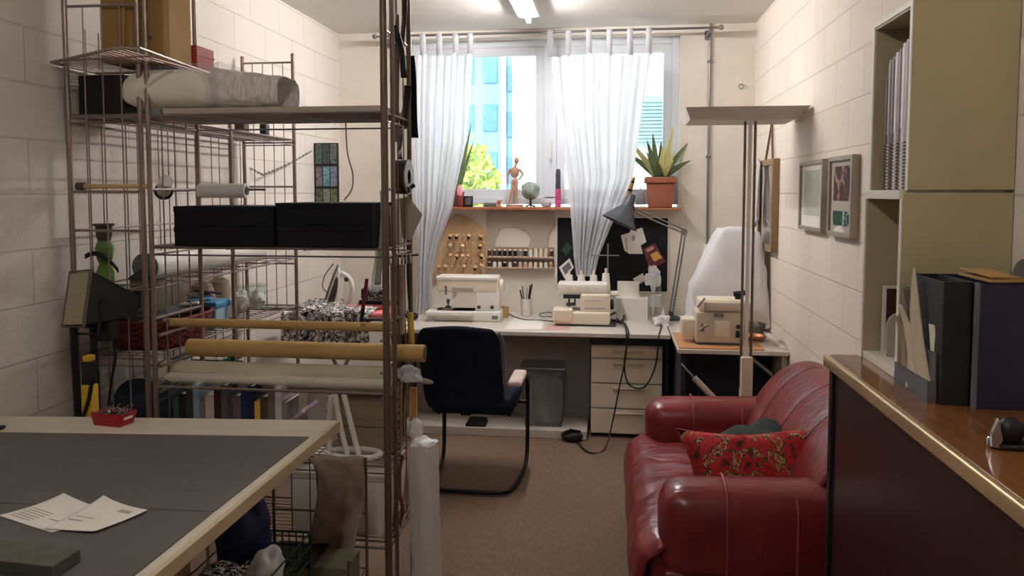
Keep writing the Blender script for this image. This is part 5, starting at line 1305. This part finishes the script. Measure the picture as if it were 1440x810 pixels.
strip('metal_ruler', 'shiny metal ruler hanging behind the rack end post', 'ruler', 563, 176, 563, 224, .02, m_chrome, 2.98, th=.002)
strip('paper_strip', 'crumpled whitish plastic strip hanging left of the thick rack post', 'plastic', 532, 285, 528, 410, .035, m_film, 2.90, .012)
strip('cloth_strip', 'pale green thin fabric strip hanging beside the thick rack post', 'fabric', 538, 268, 532, 400, .022, mat('celadon_cloth', (170, 176, 158), .8), 2.84, .006)
c = P(566, 249, y=3.0)
tr_ = thing('tape_reel', 'grey-black tape reel hanging on the end of the rack', 'tape', (c.x, 3.0, c.z - .07))
put('reel', M().lathe([(.03, -.022), (.068, -.022), (.068, .022), (.03, .022), (.03, -.022)], c, 30, 'x'), mat('dark_tape', (60, 56, 54), .4), tr_)
put('side_flange', M().lathe([(.028, .022), (.07, .022), (.07, .028), (.028, .028), (.028, .022)], c, 30, 'x'), m_steel, tr_)
q = [P(*p, y=3.04) for p in ((552, 282), (575, 276), (595, 302), (578, 338), (556, 332))]
one('paper_pattern', M().prism([(p.x, p.z) for p in q], 3.03, 3.034, 'y'), m_cardg, 'grey paper pattern piece clipped at the end of the rack', 'paper', smooth=False)
q = [P(*p, y=2.99) for p in ((548, 290), (562, 280), (566, 345), (550, 350))]
one('paper_pattern', M().prism([(p.x, p.z) for p in q], 2.985, 2.989, 'y'), m_paper, 'white paper piece hanging behind the thick rack post', 'paper', smooth=False)
c = P(572, 267, y=3.0); 
one('bulldog_clip', M().rbox(c.x - .02, c.x + .02, 2.97, 3.0, c.z - .012, c.z + .012, .004).cyl(c + Vector((.02, -.01, .01)), c + Vector((.035, -.01, .02)), .008), m_black, 'black clip holding the grey paper pattern piece', 'clip')
c = P(560, 362, y=2.95)
g = M().wire(c + Vector((-.045, 0, 0)), c + Vector((.06, .08, .006)), .006)
for i in range(6): g.rbox(c.x - .04 + i * .014, c.x - .032 + i * .014, c.y - .01 + i * .012, c.y + .006 + i * .012, c.z - .03, c.z + .014, .003)
one('metal_clips', g, m_chrome, 'row of shiny metal clips on a bar at the rack end', 'clips')
a, b = P(561, 372, y=2.96), P(561, 470, y=2.96)
one('paper_tube', M().cyl(a, b, .02, n=16), mat('taupe_tube', (140, 122, 104), .7), 'taupe paper tube hanging upright in the rack end', 'tube')
one('paper_tube', M().cyl(P(553, 370, y=2.90), P(554, 462, y=2.90), .012, n=12), m_cardg, 'thin pale tube hanging next to the taupe one', 'tube')
one('cable', M().tube(spline([P(574, 300, y=3.08), P(573, 380, y=3.08), P(576, 430, y=3.08), P(580, 450, y=3.08)], 8), .005, 6), m_black, 'black cable hanging down the far rack post', 'cable')
one('yellow_stick', M().cyl(P(577, 440, y=3.06), P(579, 486, y=3.06), .013, n=12), mat('yellow_wood', (186, 150, 62), .5), 'yellow wooden stick upright behind the rack end', 'stick')
sg = M()
for i, px in enumerate((577, 581, 585)): sg.cyl(P(px, 545, y=3.0), P(px + 1, 628, y=2.99), .0055, n=8)
one('bamboo_sticks', sg, mat('straw', (190, 150, 96), .6), 'bundle of thin straw-coloured sticks below the plastic knot', 'sticks')
one('hanging_trousers', M().grid(lambda u, v: P(550, 470, y=3.02) + Vector((.055 * u + .006 * math.sin(v * 6), .02 * math.sin(u * 9 + v), -.42 * v)), 14, 24), mat('grey_brown_cloth', (86, 76, 70), .9), 'grey-brown cloth hanging down inside the rack end', 'cloth', solid=.006, ang=80)
one('tinsel_trim', M().tube([P(556 + 6 * math.sin(i * 1.9), 560 + i * 3.0, y=2.93 + .02 * math.sin(i * 2.3)) for i in range(66)], .006, 6), m_pile, 'tangled grey and white trim hanging low at the rack end', 'trim')
one('red_string', M().tube(spline([P(566, 640, y=2.9), P(560, 680, y=2.9), P(566, 720, y=2.9), P(556, 745, y=2.9)], 8), .008, 6), mat('dull_red', (120, 52, 52), .7), 'dull red string hanging low at the rack end', 'string')
# red-black folding rule at the tube
a, b = P(516, 392, y=2.86), P(508, 452, y=2.86)
st_ = thing('marking_pencil', 'dark red and black stick leaning against the tan pole', 'stick', b)
put('red_part', M().cyl(a, a.lerp(b, .7), .007, n=10), mat('wine_paint', (110, 32, 40), .5), st_)
put('black_part', M().cyl(a.lerp(b, .7), b, .0075, n=10), m_black, st_)
one('clamp_bar', M().box(-.99, -.83, 2.925, 2.945, 1.205, 1.222).box(-.985, -.83, 2.925, 2.945, 1.14, 1.148), m_black, 'black flat metal bar fixed at the right end over the tan pole', 'bar', bev=.002)

# ================================================================ ON THE WALL RACK
z = 1.275
wr_roll = thing('paper_roll', 'long white paper roll lying along the wall rack with grey end', 'paper roll', (-1.93, 3.4, z))
ra_, rb_ = Vector((-1.93, 2.98, z + .062)), Vector((-1.93, 4.0, z + .062))
put('roll', M().cyl(ra_, rb_, .06, n=24), m_white, wr_roll)
put('end_cap', M().cyl(ra_ - Vector((0, .004, 0)), ra_ - Vector((0, .0, 0)), .058, n=24), m_grey, wr_roll)
gb = thing('green_sprayer', 'green and brown bottle-like object upright above the black floodlight', 'bottle', (-1.985, 2.86, z))
q = Vector((P(147, 350, y=2.86).x, 2.86, z))
put('body', M().lathe([(0, 0), (.03, .005), (.034, .05), (.022, .085), (.03, .11), (.036, .15), (.024, .18)], q, 20), m_green, gb)
put('neck', M().lathe([(.024, .18), (.03, .20), (.031, .236), (.04, .24), (.04, .248), (0, .248)], q, 20), m_brown, gb)
put('strap', M().grid(lambda u, v: q + Vector((-.055 + .14 * v, -.04 - .01 * math.sin(v * PI), .118 + .03 * math.sin(v * 2.4) - .075 * v * v + (u - .5) * .018)), 2, 14), m_black, gb, solid=.008)
z = 1.006
x0 = WR_X0 + .012
rb = thing('wicker_basket', 'dark red woven basket on the wall rack shelf below the lantern', 'basket', (-1.93, 3.05, z))
bw = M()
def bas(u, v):
    a = u * 2 * PI; r = .8 + .2 * v + .025 * math.sin(u * 46 * PI) * (1 if int(v * 9) % 2 else -1)
    cx = math.copysign(abs(math.cos(a)) ** .6, math.cos(a)); cy = math.copysign(abs(math.sin(a)) ** .6, math.sin(a))
    return Vector((-1.915 + .165 * r * cx, 3.06 + .22 * r * cy, z + .118 * v))
put('weave', bw.grid(bas, 92, 10, True), m_redd, rb, solid=.005, ang=30)
put('bottom', M().box(-2.03, -1.80, 2.90, 3.22, z, z + .006), m_redd, rb, smooth=False)
put('rim', M().tube([bas(i / 40, 1) for i in range(40)], .007, 6, True), m_redd, rb)
one('flat_tray', M().rbox(-2.045, -1.80, 2.88, 3.18, z + .126, z + .142, .004), m_dgrey, 'flat dark tray lying on the red woven basket', 'tray')
ln = thing('lantern', 'small grey house-shaped lantern on the dark tray behind the rack post', 'lantern', (-1.925, 2.99, z + .143))
lx, ly, lz = -1.925, 2.99, z + .1435
put('body', M().box(lx - .05, lx + .05, ly - .045, ly + .045, lz, lz + .14), mat('lantern_olive', (110, 106, 88), .7), ln, bev=.003)
put('opening', M().box(lx - .038, lx - .008, ly - .048, ly - .044, lz + .02, lz + .10).box(lx + .005, lx + .02, ly - .048, ly - .044, lz + .02, lz + .10), m_black, ln, smooth=False)
put('roof', M().prism([(lx - .062, lz + .14), (lx + .062, lz + .14), (lx, lz + .185)], ly - .055, ly + .055, 'y'), m_dgrey, ln, bev=.002)
pkm = [m_white, m_blue, m_grey, m_navyb]
pkl = ['white', 'light blue', 'grey', 'dark blue']
for i in range(4):
    t_ = T(-1.845 + .02 * (i % 2), 3.18 + .035 * i, z + .148 + .012 * i, .05, -.12 + .1 * i, .4 * i)
    one('flat_packet', M().rbox(-.05, .05, -.035, .035, 0, .01, .002, 2, t_), pkm[i], pkl[i] + ' flat packet in the heap on the red basket', 'packet', 'flat packets heaped on the red basket')
bb = thing('blue_tub', 'pale plastic tub with bright blue lid on the wall rack shelf', 'tub', (-1.86, 3.40, z))
tx, ty = P(297, 430, y=3.40).x, 3.40
tx = min(tx, -1.85)
put('tub', frust(tx - .055, tx + .05, ty - .06, ty + .06, z, tx - .065, tx + .06, ty - .07, ty + .07, z + .105), mat('ice_blue', (156, 192, 212), .4), bb, bev=.008)
put('lid', M().rbox(tx - .072, tx + .066, ty - .076, ty + .076, z + .10, z + .135, .012), m_blue, bb)
for i, (px, yy, hh, lab) in enumerate([(272, 3.56, .27, 'taupe round canister with rounded shoulder behind the rack posts'), (308, 3.72, .27, 'taupe canister with white spout next to the blue-lidded tub')]):
    xx = max(min(P(px, 400, y=yy).x, -1.87), WR_X0 + .08)
    t = thing('canister', lab, 'canister', (xx, yy, z))
    put('body', M().lathe([(0, 0), (.062, 0), (.066, .02), (.064, .13), (.05, .185), (.03, .2), (0, .205)], (xx, yy, z), 22), mat('taupe_enamel', (160, 142, 124), .45, var=8), t)
    put('spout' if i else 'lid', M().lathe([(0, .195), (.016, .2), (.012, .25), (0, .252)], (xx, yy, z), 14), m_white if i else m_beige, t)
for i, (px, yy) in enumerate(((338, 3.90), (362, 3.98))):
    xx = P(px, 425, y=yy).x; xx = max(xx, WR_X0 + .065)
    t = thing('glass_jar', ('left' if i == 0 else 'right') + ' of the two clear glass jars on the far shelf of the wall rack', 'jar', (xx, yy, z))
    put('glass', M().lathe([(0, .003), (.05, .003), (.056, .02), (.056, .10), (.046, .115), (.046, .125), (.05, .128)], (xx, yy, z), 22), m_clear, t)
    put('contents', lump((xx, yy, z + .06), (.045, .045, .05), 18, .5, 40), mat('clear_beads', (236, 234, 230), .25, var=16, vscale=90), t)
    put('lid', M().lathe([(0, .128), (.05, .128), (.05, .142), (0, .144)], (xx, yy, z), 22), m_clear, t)
# pink cloth on the far shelf / low shelf contents
one('pink_cloth', M().grid(lambda u, v: Vector((WR_X0 + .02 + .26 * u, 3.36 + .80 * v, z - .002 + .004 + .004 * math.sin(u * 9 + v * 14))), 14, 30), m_rose, 'dusty pink cloth spread on the wall rack shelf', 'cloth', solid=.003, ang=80) if False else None
heap('dark_cloth_pile', (-1.94, 2.98, .735), (.13, .18, .14), m_bluebag if False else mat('dark_teal_cloth', (28, 34, 44), .9, var=8), 'heap of dark cloth on the low wall rack shelf behind the pin box', 'fabric', .25, 7)
gc = thing('green_crate', 'dark green slatted crate on the low shelf behind the rack post', 'crate', (-1.9, 3.3, .604))
gm = M()
for i in range(6):
    zz = .61 + i * .045
    gm.box(-2.06, -1.80, 3.22, 3.228, zz, zz + .028).box(-2.06, -1.80, 3.55, 3.558, zz, zz + .028).box(-1.808, -1.80, 3.22, 3.558, zz, zz + .028).box(-2.06, -2.052, 3.22, 3.558, zz, zz + .028)
for x in (-2.06, -1.975, -1.89, -1.808): gm.box(x, x + .012, 3.216, 3.224, .604, .875)
put('slats', gm, mat('crate_green', (22, 72, 58), .5), gc, smooth=False)
put('bottom', M().box(-2.05, -1.81, 3.23, 3.55, .604, .61), mat('crate_green', (22, 72, 58)), gc, smooth=False)
# ---- ironing board with leopard cloth, iron
ib = thing('ironing_board', 'ironing board with pink cover beyond the dividing rack', 'ironing board', (-1.55, 4.55, 0))
iz = P(480, 434, y=4.62).z
bp0 = []
IX, IY = -1.66, 4.62
for a in [i * PI / 12 for i in range(24)]:
    ca, sa = math.cos(a), math.sin(a)
    bp0.append((IX + .34 * math.copysign(abs(ca) ** .75, ca), IY + .18 * math.copysign(abs(sa) ** .6, sa)))
put('board_top', M().prism(bp0, iz - .035, iz), m_pinkc, ib, bev=.01)
put('leg', M().cyl((IX - .28, IY - .12, 0.01), (IX + .2, IY - .05, iz - .03), .011), m_cardg, ib)
put('leg', M().cyl((IX + .28, IY - .12, 0.01), (IX - .2, IY - .05, iz - .03), .011), m_cardg, ib)
put('foot_bar', M().cyl((IX - .28, IY - .2, .012), (IX - .28, IY + .2, .012), .012).cyl((IX + .28, IY - .2, .012), (IX + .28, IY + .2, .012), .012), m_cardg, ib)
def leo(u, v):
    x = IX - .32 + .55 * u
    yy = IY + .04 - .24 * min(v, .4) / .4 if v < .4 else IY - .205 - .02 * math.sin(u * 14 + v)
    zz = iz + .014 if v < .36 else iz + .014 - (v - .36) * .42
    zz += .022 * noise.noise(Vector((x * 9, yy * 9, v * 3))) * (1 if v < .4 else .2) + (.05 * math.exp(-((u - .25) / .18) ** 2) * (1 - v / .4) if v < .4 else 0)
    if v < .36: zz = max(zz, iz + .004)
    return Vector((x, yy + .012 * math.sin(u * 20) * v, zz))
one('leopard_cloth', M().grid(leo, 60, 40), m_leopard, 'black and white leopard-spotted fabric hanging over the ironing board', 'fabric', solid=.004, ang=80)
ir = thing('steam_iron', 'white and dark steam iron standing on its heel on the ironing board', 'iron', (-1.42, 4.70, iz))
icx, iy = P(472, 410, y=4.70).x, 4.70
tilt = T(icx - .03, iy, iz + .002, 0, .30, 0) @ T(0, 0, .0, 0, 0, PI / 2)
def tm(m):
    bmesh.ops.transform(m.bm, matrix=tilt, verts=list(m.bm.verts)); return m
prof = [(.028, 0), (.028, .10), (.028, .20), (.024, .262), (.006, .235), (-.022, .165), (-.034, .08), (-.034, 0)]
put('soleplate', tm(M().prism([(-.055, 0), (.055, 0), (.052, .10), (.03, .20), (0, .268), (-.03, .20), (-.052, .10)], .029, .038, 'y')), m_steel, ir)
bdm = M().prism(prof, -.05, .05, 'x')
for v in bdm.bm.verts: v.co.x *= (1 - .85 * max(0, v.co.z - .1) / .17)
put('body', tm(bdm), m_white, ir, bev=.006)
put('handle', M().tube([tilt @ Vector(p) for p in spline([(0, .0, .225), (0, -.06, .21), (0, -.10, .15), (0, -.10, .07), (0, -.07, .015), (0, -.03, .01)], 5)], .016, 10), m_white, ir)
wtm = M().prism([(.016, .03), (.016, .20), (.0, .19), (-.022, .12), (-.028, .03)], -.054, -.046, 'x')
for v in wtm.bm.verts: v.co.x *= (1 - .85 * max(0, v.co.z - .1) / .17) * 1.02
put('water_tank', tm(wtm), m_brown, ir, bev=.002)
put('dial', M().ball(tilt @ Vector((-.045, -.06, .205)), .014), m_black, ir)
put('cord', M().tube(spline([tilt @ Vector((0, -.05, .02)), Vector((icx + .03, iy + .06, iz + .03)), Vector((icx - .10, iy + .06, iz + .10)), Vector((icx - .09, iy + .05, iz + .19)), Vector((icx - .03, iy + .05, iz + .27))], 8), .004, 6), m_grey, ir)
one('cream_iron_cloth', M().rbox(-1.57, -1.38, 4.60, 4.76, iz + .003, iz + .05, .014), mat('red_white_cloth', (216, 108, 108), .8, var=30, vscale=26), 'folded red and white cloth on the ironing board right of the iron', 'cloth')
one('cream_basket', M().rbox(-1.22, -1.04, 4.78, 4.95, iz - .22, iz - .0, .02).rbox(-1.3, -1.02, 5.0, 5.2, iz - .2, iz + .13, .02) if False else M().rbox(-1.56, -1.40, 4.64, 4.74, iz + .052, iz + .13, .016), m_pile, 'folded dark-patterned bundle on the cloth right of the iron', 'fabric')
# striped ruler on rack and the chain on the wall
one('striped_ruler', M().box(-.32, .0, -.012, .012, 0, .006, T(-1.79, 3.55, 1.012, 0, 0, .9)), mat('dark_ruler', (60, 54, 58), .5, var=20, vscale=80), 'dark striped ruler lying on the wall rack shelf edge', 'ruler', smooth=False) if False else None
ca, cb, cc_ = P(304, 206, x=XL + .04), P(369, 246, y=5.0), P(437, 213, y=5.85)
cy = 4.215
ca, cb, cc_ = P(306, 207, y=cy), P(370, 246, y=cy + .2), P(437, 213, y=5.3) + Vector((.0, 0, 0))
gl = M(); pts = spline([ca, ca.lerp(cb, .5) + Vector((0, 0, -.008)), cb], 14) + spline([cb, cb.lerp(cc_, .5) + Vector((0, 0, -.01)), cc_], 14)[1:]
gl.tube(pts, .004, 6)
for i, p in enumerate(pts[::2]): gl.ball(p, .0085, 6)
one('bead_garland', gl, m_steel, 'thin sagging string of grey beads hung from the rack to the wall picture', 'garland')
# picture on the left wall near the corner (thin dark sided canvas with photo tiles)
cv = thing('photo_canvas', 'dark-edged panel with a grid of small photos near the far left corner', 'picture', (XL + .1, 5.1, 1.5))
q0, q1 = P(438, 200, y=5.15), P(474, 290, y=5.15)
px0 = XL + .002
cy_ = 5.35
A0 = P(437, 200, y=cy_).x; A1 = P(475, 200, y=cy_).x
zt, zb = P(455, 201, y=cy_).z, P(455, 296, y=cy_).z
put('board', M().box(px0, A1, cy_ + .001, cy_ + .022, zb, zt), m_black, cv, bev=.002)
cols = [[(70, 84, 76), (52, 66, 62), (84, 88, 84)], [(112, 96, 104), (88, 140, 150), (108, 116, 140)], [(84, 84, 74), (120, 128, 112), (96, 104, 72)]]
for r in range(3):
    for c_ in range(3):
        xa = px0 + .012 + (A1 - px0 - .015) * c_ / 3; xb = px0 + .012 + (A1 - px0 - .015) * (c_ + .86) / 3
        za = zt - (zt - zb) * (r + .92) / 3; zb_ = zt - (zt - zb) * (r + .04) / 3
        put('photo', M().box(xa, xb, cy_ - .001, cy_ + .001, za, zb_), mat('photo_%d%d' % (r, c_), cols[r][c_], .5, var=34, vscale=45), cv, smooth=False)
put('mount_bracket', M().box(px0, px0 + .02, cy_ + .022, cy_ + .03, zb, zt), m_black, cv, smooth=False)

# ================================================================ CUTTING TABLE
TZ = .90
tb = thing('cutting_table', 'large cutting table with cream rim and pale wooden edge in the foreground', 'table', (-1.45, 1.4, 0))
top = [(-2.10, .35), (-.90, .35), (-.893, 2.395), (-2.10, 2.292)]
put('table_top', M().prism(top, TZ - .022, TZ), mat('cream_table_top', (204, 195, 178), .5, var=4), tb, bev=.002)
put('edge_band', M().prism([(-.902, .35), (-.888, .35), (-.881, 2.40), (-.895, 2.40)], TZ - .036, TZ - .002).prism([(-2.10, 2.29), (-.895, 2.393), (-.895, 2.403), (-2.10, 2.302)], TZ - .036, TZ - .002), wood('edge_ply', (178, 158, 124), (206, 188, 154), 'y'), tb, bev=.001)
put('frame', M().box(-2.0, -.98, .45, .48, TZ - .09, TZ - .022).box(-2.0, -.98, 2.16, 2.19, TZ - .09, TZ - .022).box(-2.0, -1.97, .48, 2.16, TZ - .09, TZ - .022).box(-1.35, -1.32, .48, 2.16, TZ - .09, TZ - .022), m_woodz, tb, bev=.002)
for (x, y) in ((-2.0, .48), (-1.34, .48), (-2.0, 2.13), (-1.34, 2.13)): put('leg', M().box(x, x + .05, y, y + .05, 0, TZ - .022), m_woodz, tb, bev=.003)
for lab, q in (('dark grey cutting mat covering the far part of the cutting table', [(-2.07, 1.618), (-.918, 1.655), (-.912, 2.212), (-2.07, 2.115)]), ('dark grey cutting mat on the near part of the cutting table under the papers', [(-2.07, .40), (-.922, .40), (-.918, 1.651), (-2.07, 1.614)])):
    one('cutting_mat', M().prism(q, TZ + .0003, TZ + .004), m_matg, lab, 'cutting mat', bev=.001)
mz = TZ + .0045
def sheetp(label, quad, lift, z0, prints):
    q = [P(*p, z=TZ) for p in quad]
    t = thing('paper_sheet', label, 'paper', (sum(p.x for p in q) / 4, sum(p.y for p in q) / 4, z0), 'papers on the cutting mat')
    def fn(u, v, dz=0):
        a = q[0].lerp(q[1], u); b = q[3].lerp(q[2], u); p = a.lerp(b, v)
        z = z0 + .0008 + lift[0] * (1 - u) ** 3 * (1 - v) ** 3 + lift[1] * u ** 3 * (1 - v) ** 3 + lift[2] * u ** 3 * v ** 3 + lift[3] * (1 - u) ** 3 * v ** 3
        return Vector((p.x, p.y, z + dz))
    put('sheet', M().grid(fn, 14, 14), m_paper, t, solid=.0008, ang=80)
    for (u0, u1, v0, v1) in prints:
        put('print', M().grid(lambda u, v: fn(u0 + (u1 - u0) * u, v0 + (v1 - v0) * v, .0012), 6, 3), m_cardg, t, ang=80)
pr1 = [(.08, .45, .1 + .07 * i, .125 + .07 * i) for i in range(6)] + [(.55, .8, .3, .33)]
sheetp('white printed sheet lying left and underneath on the cutting mat', [(-2, 729), (72, 752), (175, 728), (90, 703)], (.002, 0, .002, .012), mz, pr1)
sheetp('white printed sheet lying on top at an angle on the cutting mat', [(62, 748), (133, 754), (208, 724), (146, 708)], (.0, .003, .004, .012), mz + .003, [(.6, .85, .75, .85), (.1, .4, .3, .33), (.1, .5, .42, .44)])
# smoked acrylic block
q = [P(*p, z=TZ + .03) for p in ((-40, 757), (113, 773), (74, 798), (-50, 784))]
one('acrylic_weight', M().prism([(p.x, p.y) for p in q], mz, TZ + .032), mat('smoky_block', (74, 72, 66), .12, var=10), 'smoky glass-like rectangular weight at the near left of the cutting mat', 'weight', bev=.002)
# red pin box with pins
c = P(160, 596, z=TZ)
pnb = thing('pin_box', 'small red box full of pins on the cream table rim', 'pin box', (c.x, c.y, TZ))
q = T(c.x, c.y, TZ, 0, 0, -.15)
bmx = frust(-.05, .05, -.028, .028, .0005, -.058, .062, -.034, .034, .042); bmesh.ops.transform(bmx.bm, matrix=q, verts=list(bmx.bm.verts))
put('box', bmx, m_red, pnb, solid=.003, bev=.002)
put('pin_pad', (lambda m: (bmesh.ops.transform(m.bm, matrix=q, verts=list(m.bm.verts)), m)[1])(M().box(-.05, .055, -.03, .03, .02, .036)), mat('dark_red_pad', (96, 26, 30), .8), pnb, smooth=False)
put('side_label', (lambda m: (bmesh.ops.transform(m.bm, matrix=q, verts=list(m.bm.verts)), m)[1])(M().box(.059, .0605, -.02, .016, .022, .03)), m_white, pnb, smooth=False)
pins = M()
for i in range(40):
    px, py = random.uniform(-.04, .055), random.uniform(-.028, .028)
    a = q @ Vector((px, py, .036)); b = a + Vector((random.uniform(-.02, .03), random.uniform(-.012, .012), random.uniform(.004, .026)))
    pins.cyl(a, b, .0011, n=5).ball(b, .0028, 6)
pp_ = put('pins', pins, m_chrome, pnb); pp_['kind'] = 'stuff'
c = P(0, 604, z=TZ)
one('black_marker', M().rbox(c.x - .05, c.x + .012, c.y - .012, c.y + .012, TZ + .0005, TZ + .012, .004), m_black, 'tip of a small black object at the left edge of the table', 'marker')
# ---- floodlight on a stand
ld = thing('floodlight', 'black floodlight with beige glass front on black legs by the left wall', 'floodlight', (-2.0, 2.55, 0))
lc = P(108, 420, y=2.56)
n = Vector((-.42, -.85, .22)).normalized()
fmx = frame_of(lc, n, (-.12, 0, 1))
hw, hh = .062, .094
def fr4(w, h, d): return [fmx @ Vector(p) for p in ((-w, -h, d), (w, -h, d), (w, h, d), (-w, h, d))]
hb_ = M(); back = [fmx @ (Vector((p[0], p[1], p[2]))) for p in ((.01, -.045, -.19), (.085, -.045, -.19), (.085, .03, -.19), (.01, .03, -.19))]
fr_q = fr4(hw + .006, hh + .006, -.004)
A = [hb_._v(p) for p in fr_q]; Bq = [hb_._v(p) for p in back]
hb_._f(A); hb_._f(Bq[::-1])
for i in range(4): hb_._f([A[i], Bq[i], Bq[(i + 1) % 4], A[(i + 1) % 4]])
hsp = put('housing', hb_, m_black, ld, bev=.004)
rm = M(); o4 = fr4(hw + .008, hh + .008, 0); 
rm.tube(o4, .006, 8, True); put('front_rim', rm, mat('rim_taupe', (96, 84, 72), .5), hsp)
gp_ = M(); vs = [gp_._v(p) for p in fr4(hw, hh, .002)]; gp_._f(vs); put('front_glass', gp_, mat('ribbed_beige_glass', (152, 142, 118), .35, var=10, vscale=70), hsp, smooth=False, solid=.003)
mount = P(152, 462, y=2.64)
put('junction_box', M().rbox(mount.x - .03, mount.x + .03, 2.61, 2.67, mount.z - .045, mount.z + .035, .008), m_black, ld)
put('bracket', M().tube([fmx @ Vector((-hw - .012, 0, -.02)), fmx @ Vector((-hw, -hh - .03, -.04)), fmx @ Vector((hw, -hh - .03, -.06)), fmx @ Vector((hw + .02, 0, -.05))], .006, 6), m_black, ld)
la, lb_ = P(104, 452, y=2.58), P(116, 590, y=2.58)
put('leg', M().cyl(P(103, 456, y=2.58), Vector((lb_.x, 2.58, 0)), .0135, n=12), m_black, ld)
put('leg', M().cyl(P(131, 462, y=2.62), Vector((P(142, 590, y=2.62).x, 2.62, 0)), .013, n=12), m_black, ld)
put('tilt_bar', M().cyl(P(96, 455, y=2.59), P(152, 462, y=2.62), .009), m_black, ld)
put('cable', M().tube(spline([mount + Vector((.01, 0, -.03)), P(160, 480, y=2.66), P(162, 505, y=2.66), P(156, 540, y=2.66), P(150, 600, y=2.66)], 8), .005, 6), m_black, ld)
yt = P(126, 540, y=2.50)
yl = thing('yellow_tool', 'yellow and black upright tool handle behind the far edge of the table', 'tool', (yt.x, 2.50, 0))
put('yellow_body', M().rbox(yt.x - .022, yt.x + .022, 2.48, 2.52, 0, P(126, 540, y=2.5).z, .006), m_yellow, yl)
put('black_grip', M().rbox(yt.x - .02, yt.x + .02, 2.482, 2.518, P(126, 540, y=2.5).z, P(126, 508, y=2.5).z, .006), m_black, yl)
put('yellow_top', M().rbox(yt.x - .014, yt.x + .016, 2.484, 2.516, P(126, 508, y=2.5).z, P(126, 499, y=2.5).z, .004), m_yellow, yl)
put('black_cord', M().tube(spline([P(130, 530, y=2.47), P(125, 560, y=2.47), P(116, 590, y=2.47)], 6), .007, 6), m_black, yl)

# ================================================================ CAMERA AND LIGHT
cam = bpy.data.cameras.new('camera'); co = bpy.data.objects.new('camera', cam); COL.objects.link(co)
cam.sensor_width = 36; cam.lens = F_ / 1440 * 36; cam.shift_y = -(405 - CY) / 1440; cam.shift_x = 0
mw = Matrix((RX, UX, -FX)).transposed().to_4x4(); mw.translation = (0, 0, H); co.matrix_world = mw
cam.clip_start = .05
S.camera = co
wd = bpy.data.worlds.new('sky'); S.world = wd; wd.use_nodes = True
bg = wd.node_tree.nodes['Background']; bg.inputs['Color'].default_value = (.78, .89, 1.0, 1); bg.inputs['Strength'].default_value = 1.25
su_ = bpy.data.lights.new('sun', 'SUN'); su_.energy = 1.7; su_.angle = .02; su_.color = (1, .95, .86)
so = bpy.data.objects.new('sun', su_); COL.objects.link(so); so.rotation_euler = Vector((.25, .75, -.75)).to_track_quat('-Z', 'Y').to_euler()
pl = bpy.data.lights.new('window_portal', 'AREA'); pl.shape = 'RECTANGLE'; pl.size = WX1 - WX0; pl.size_y = WZ1 - WZ0; pl.cycles.is_portal = True
po = bpy.data.objects.new('window_portal', pl); COL.objects.link(po); po.location = ((WX0 + WX1) / 2, 6.16, (WZ0 + WZ1) / 2); po.rotation_euler = (-PI / 2, 0, 0)
S.view_settings.view_transform = 'Standard'; S.view_settings.look = 'None'; S.view_settings.gamma = 1; S.view_settings.exposure = 1.5; S.view_settings.use_curve_mapping = False
S.cycles.max_bounces = 10; S.cycles.diffuse_bounces = 6; S.cycles.transparent_max_bounces = 24
S.cycles.sample_clamp_indirect = 8
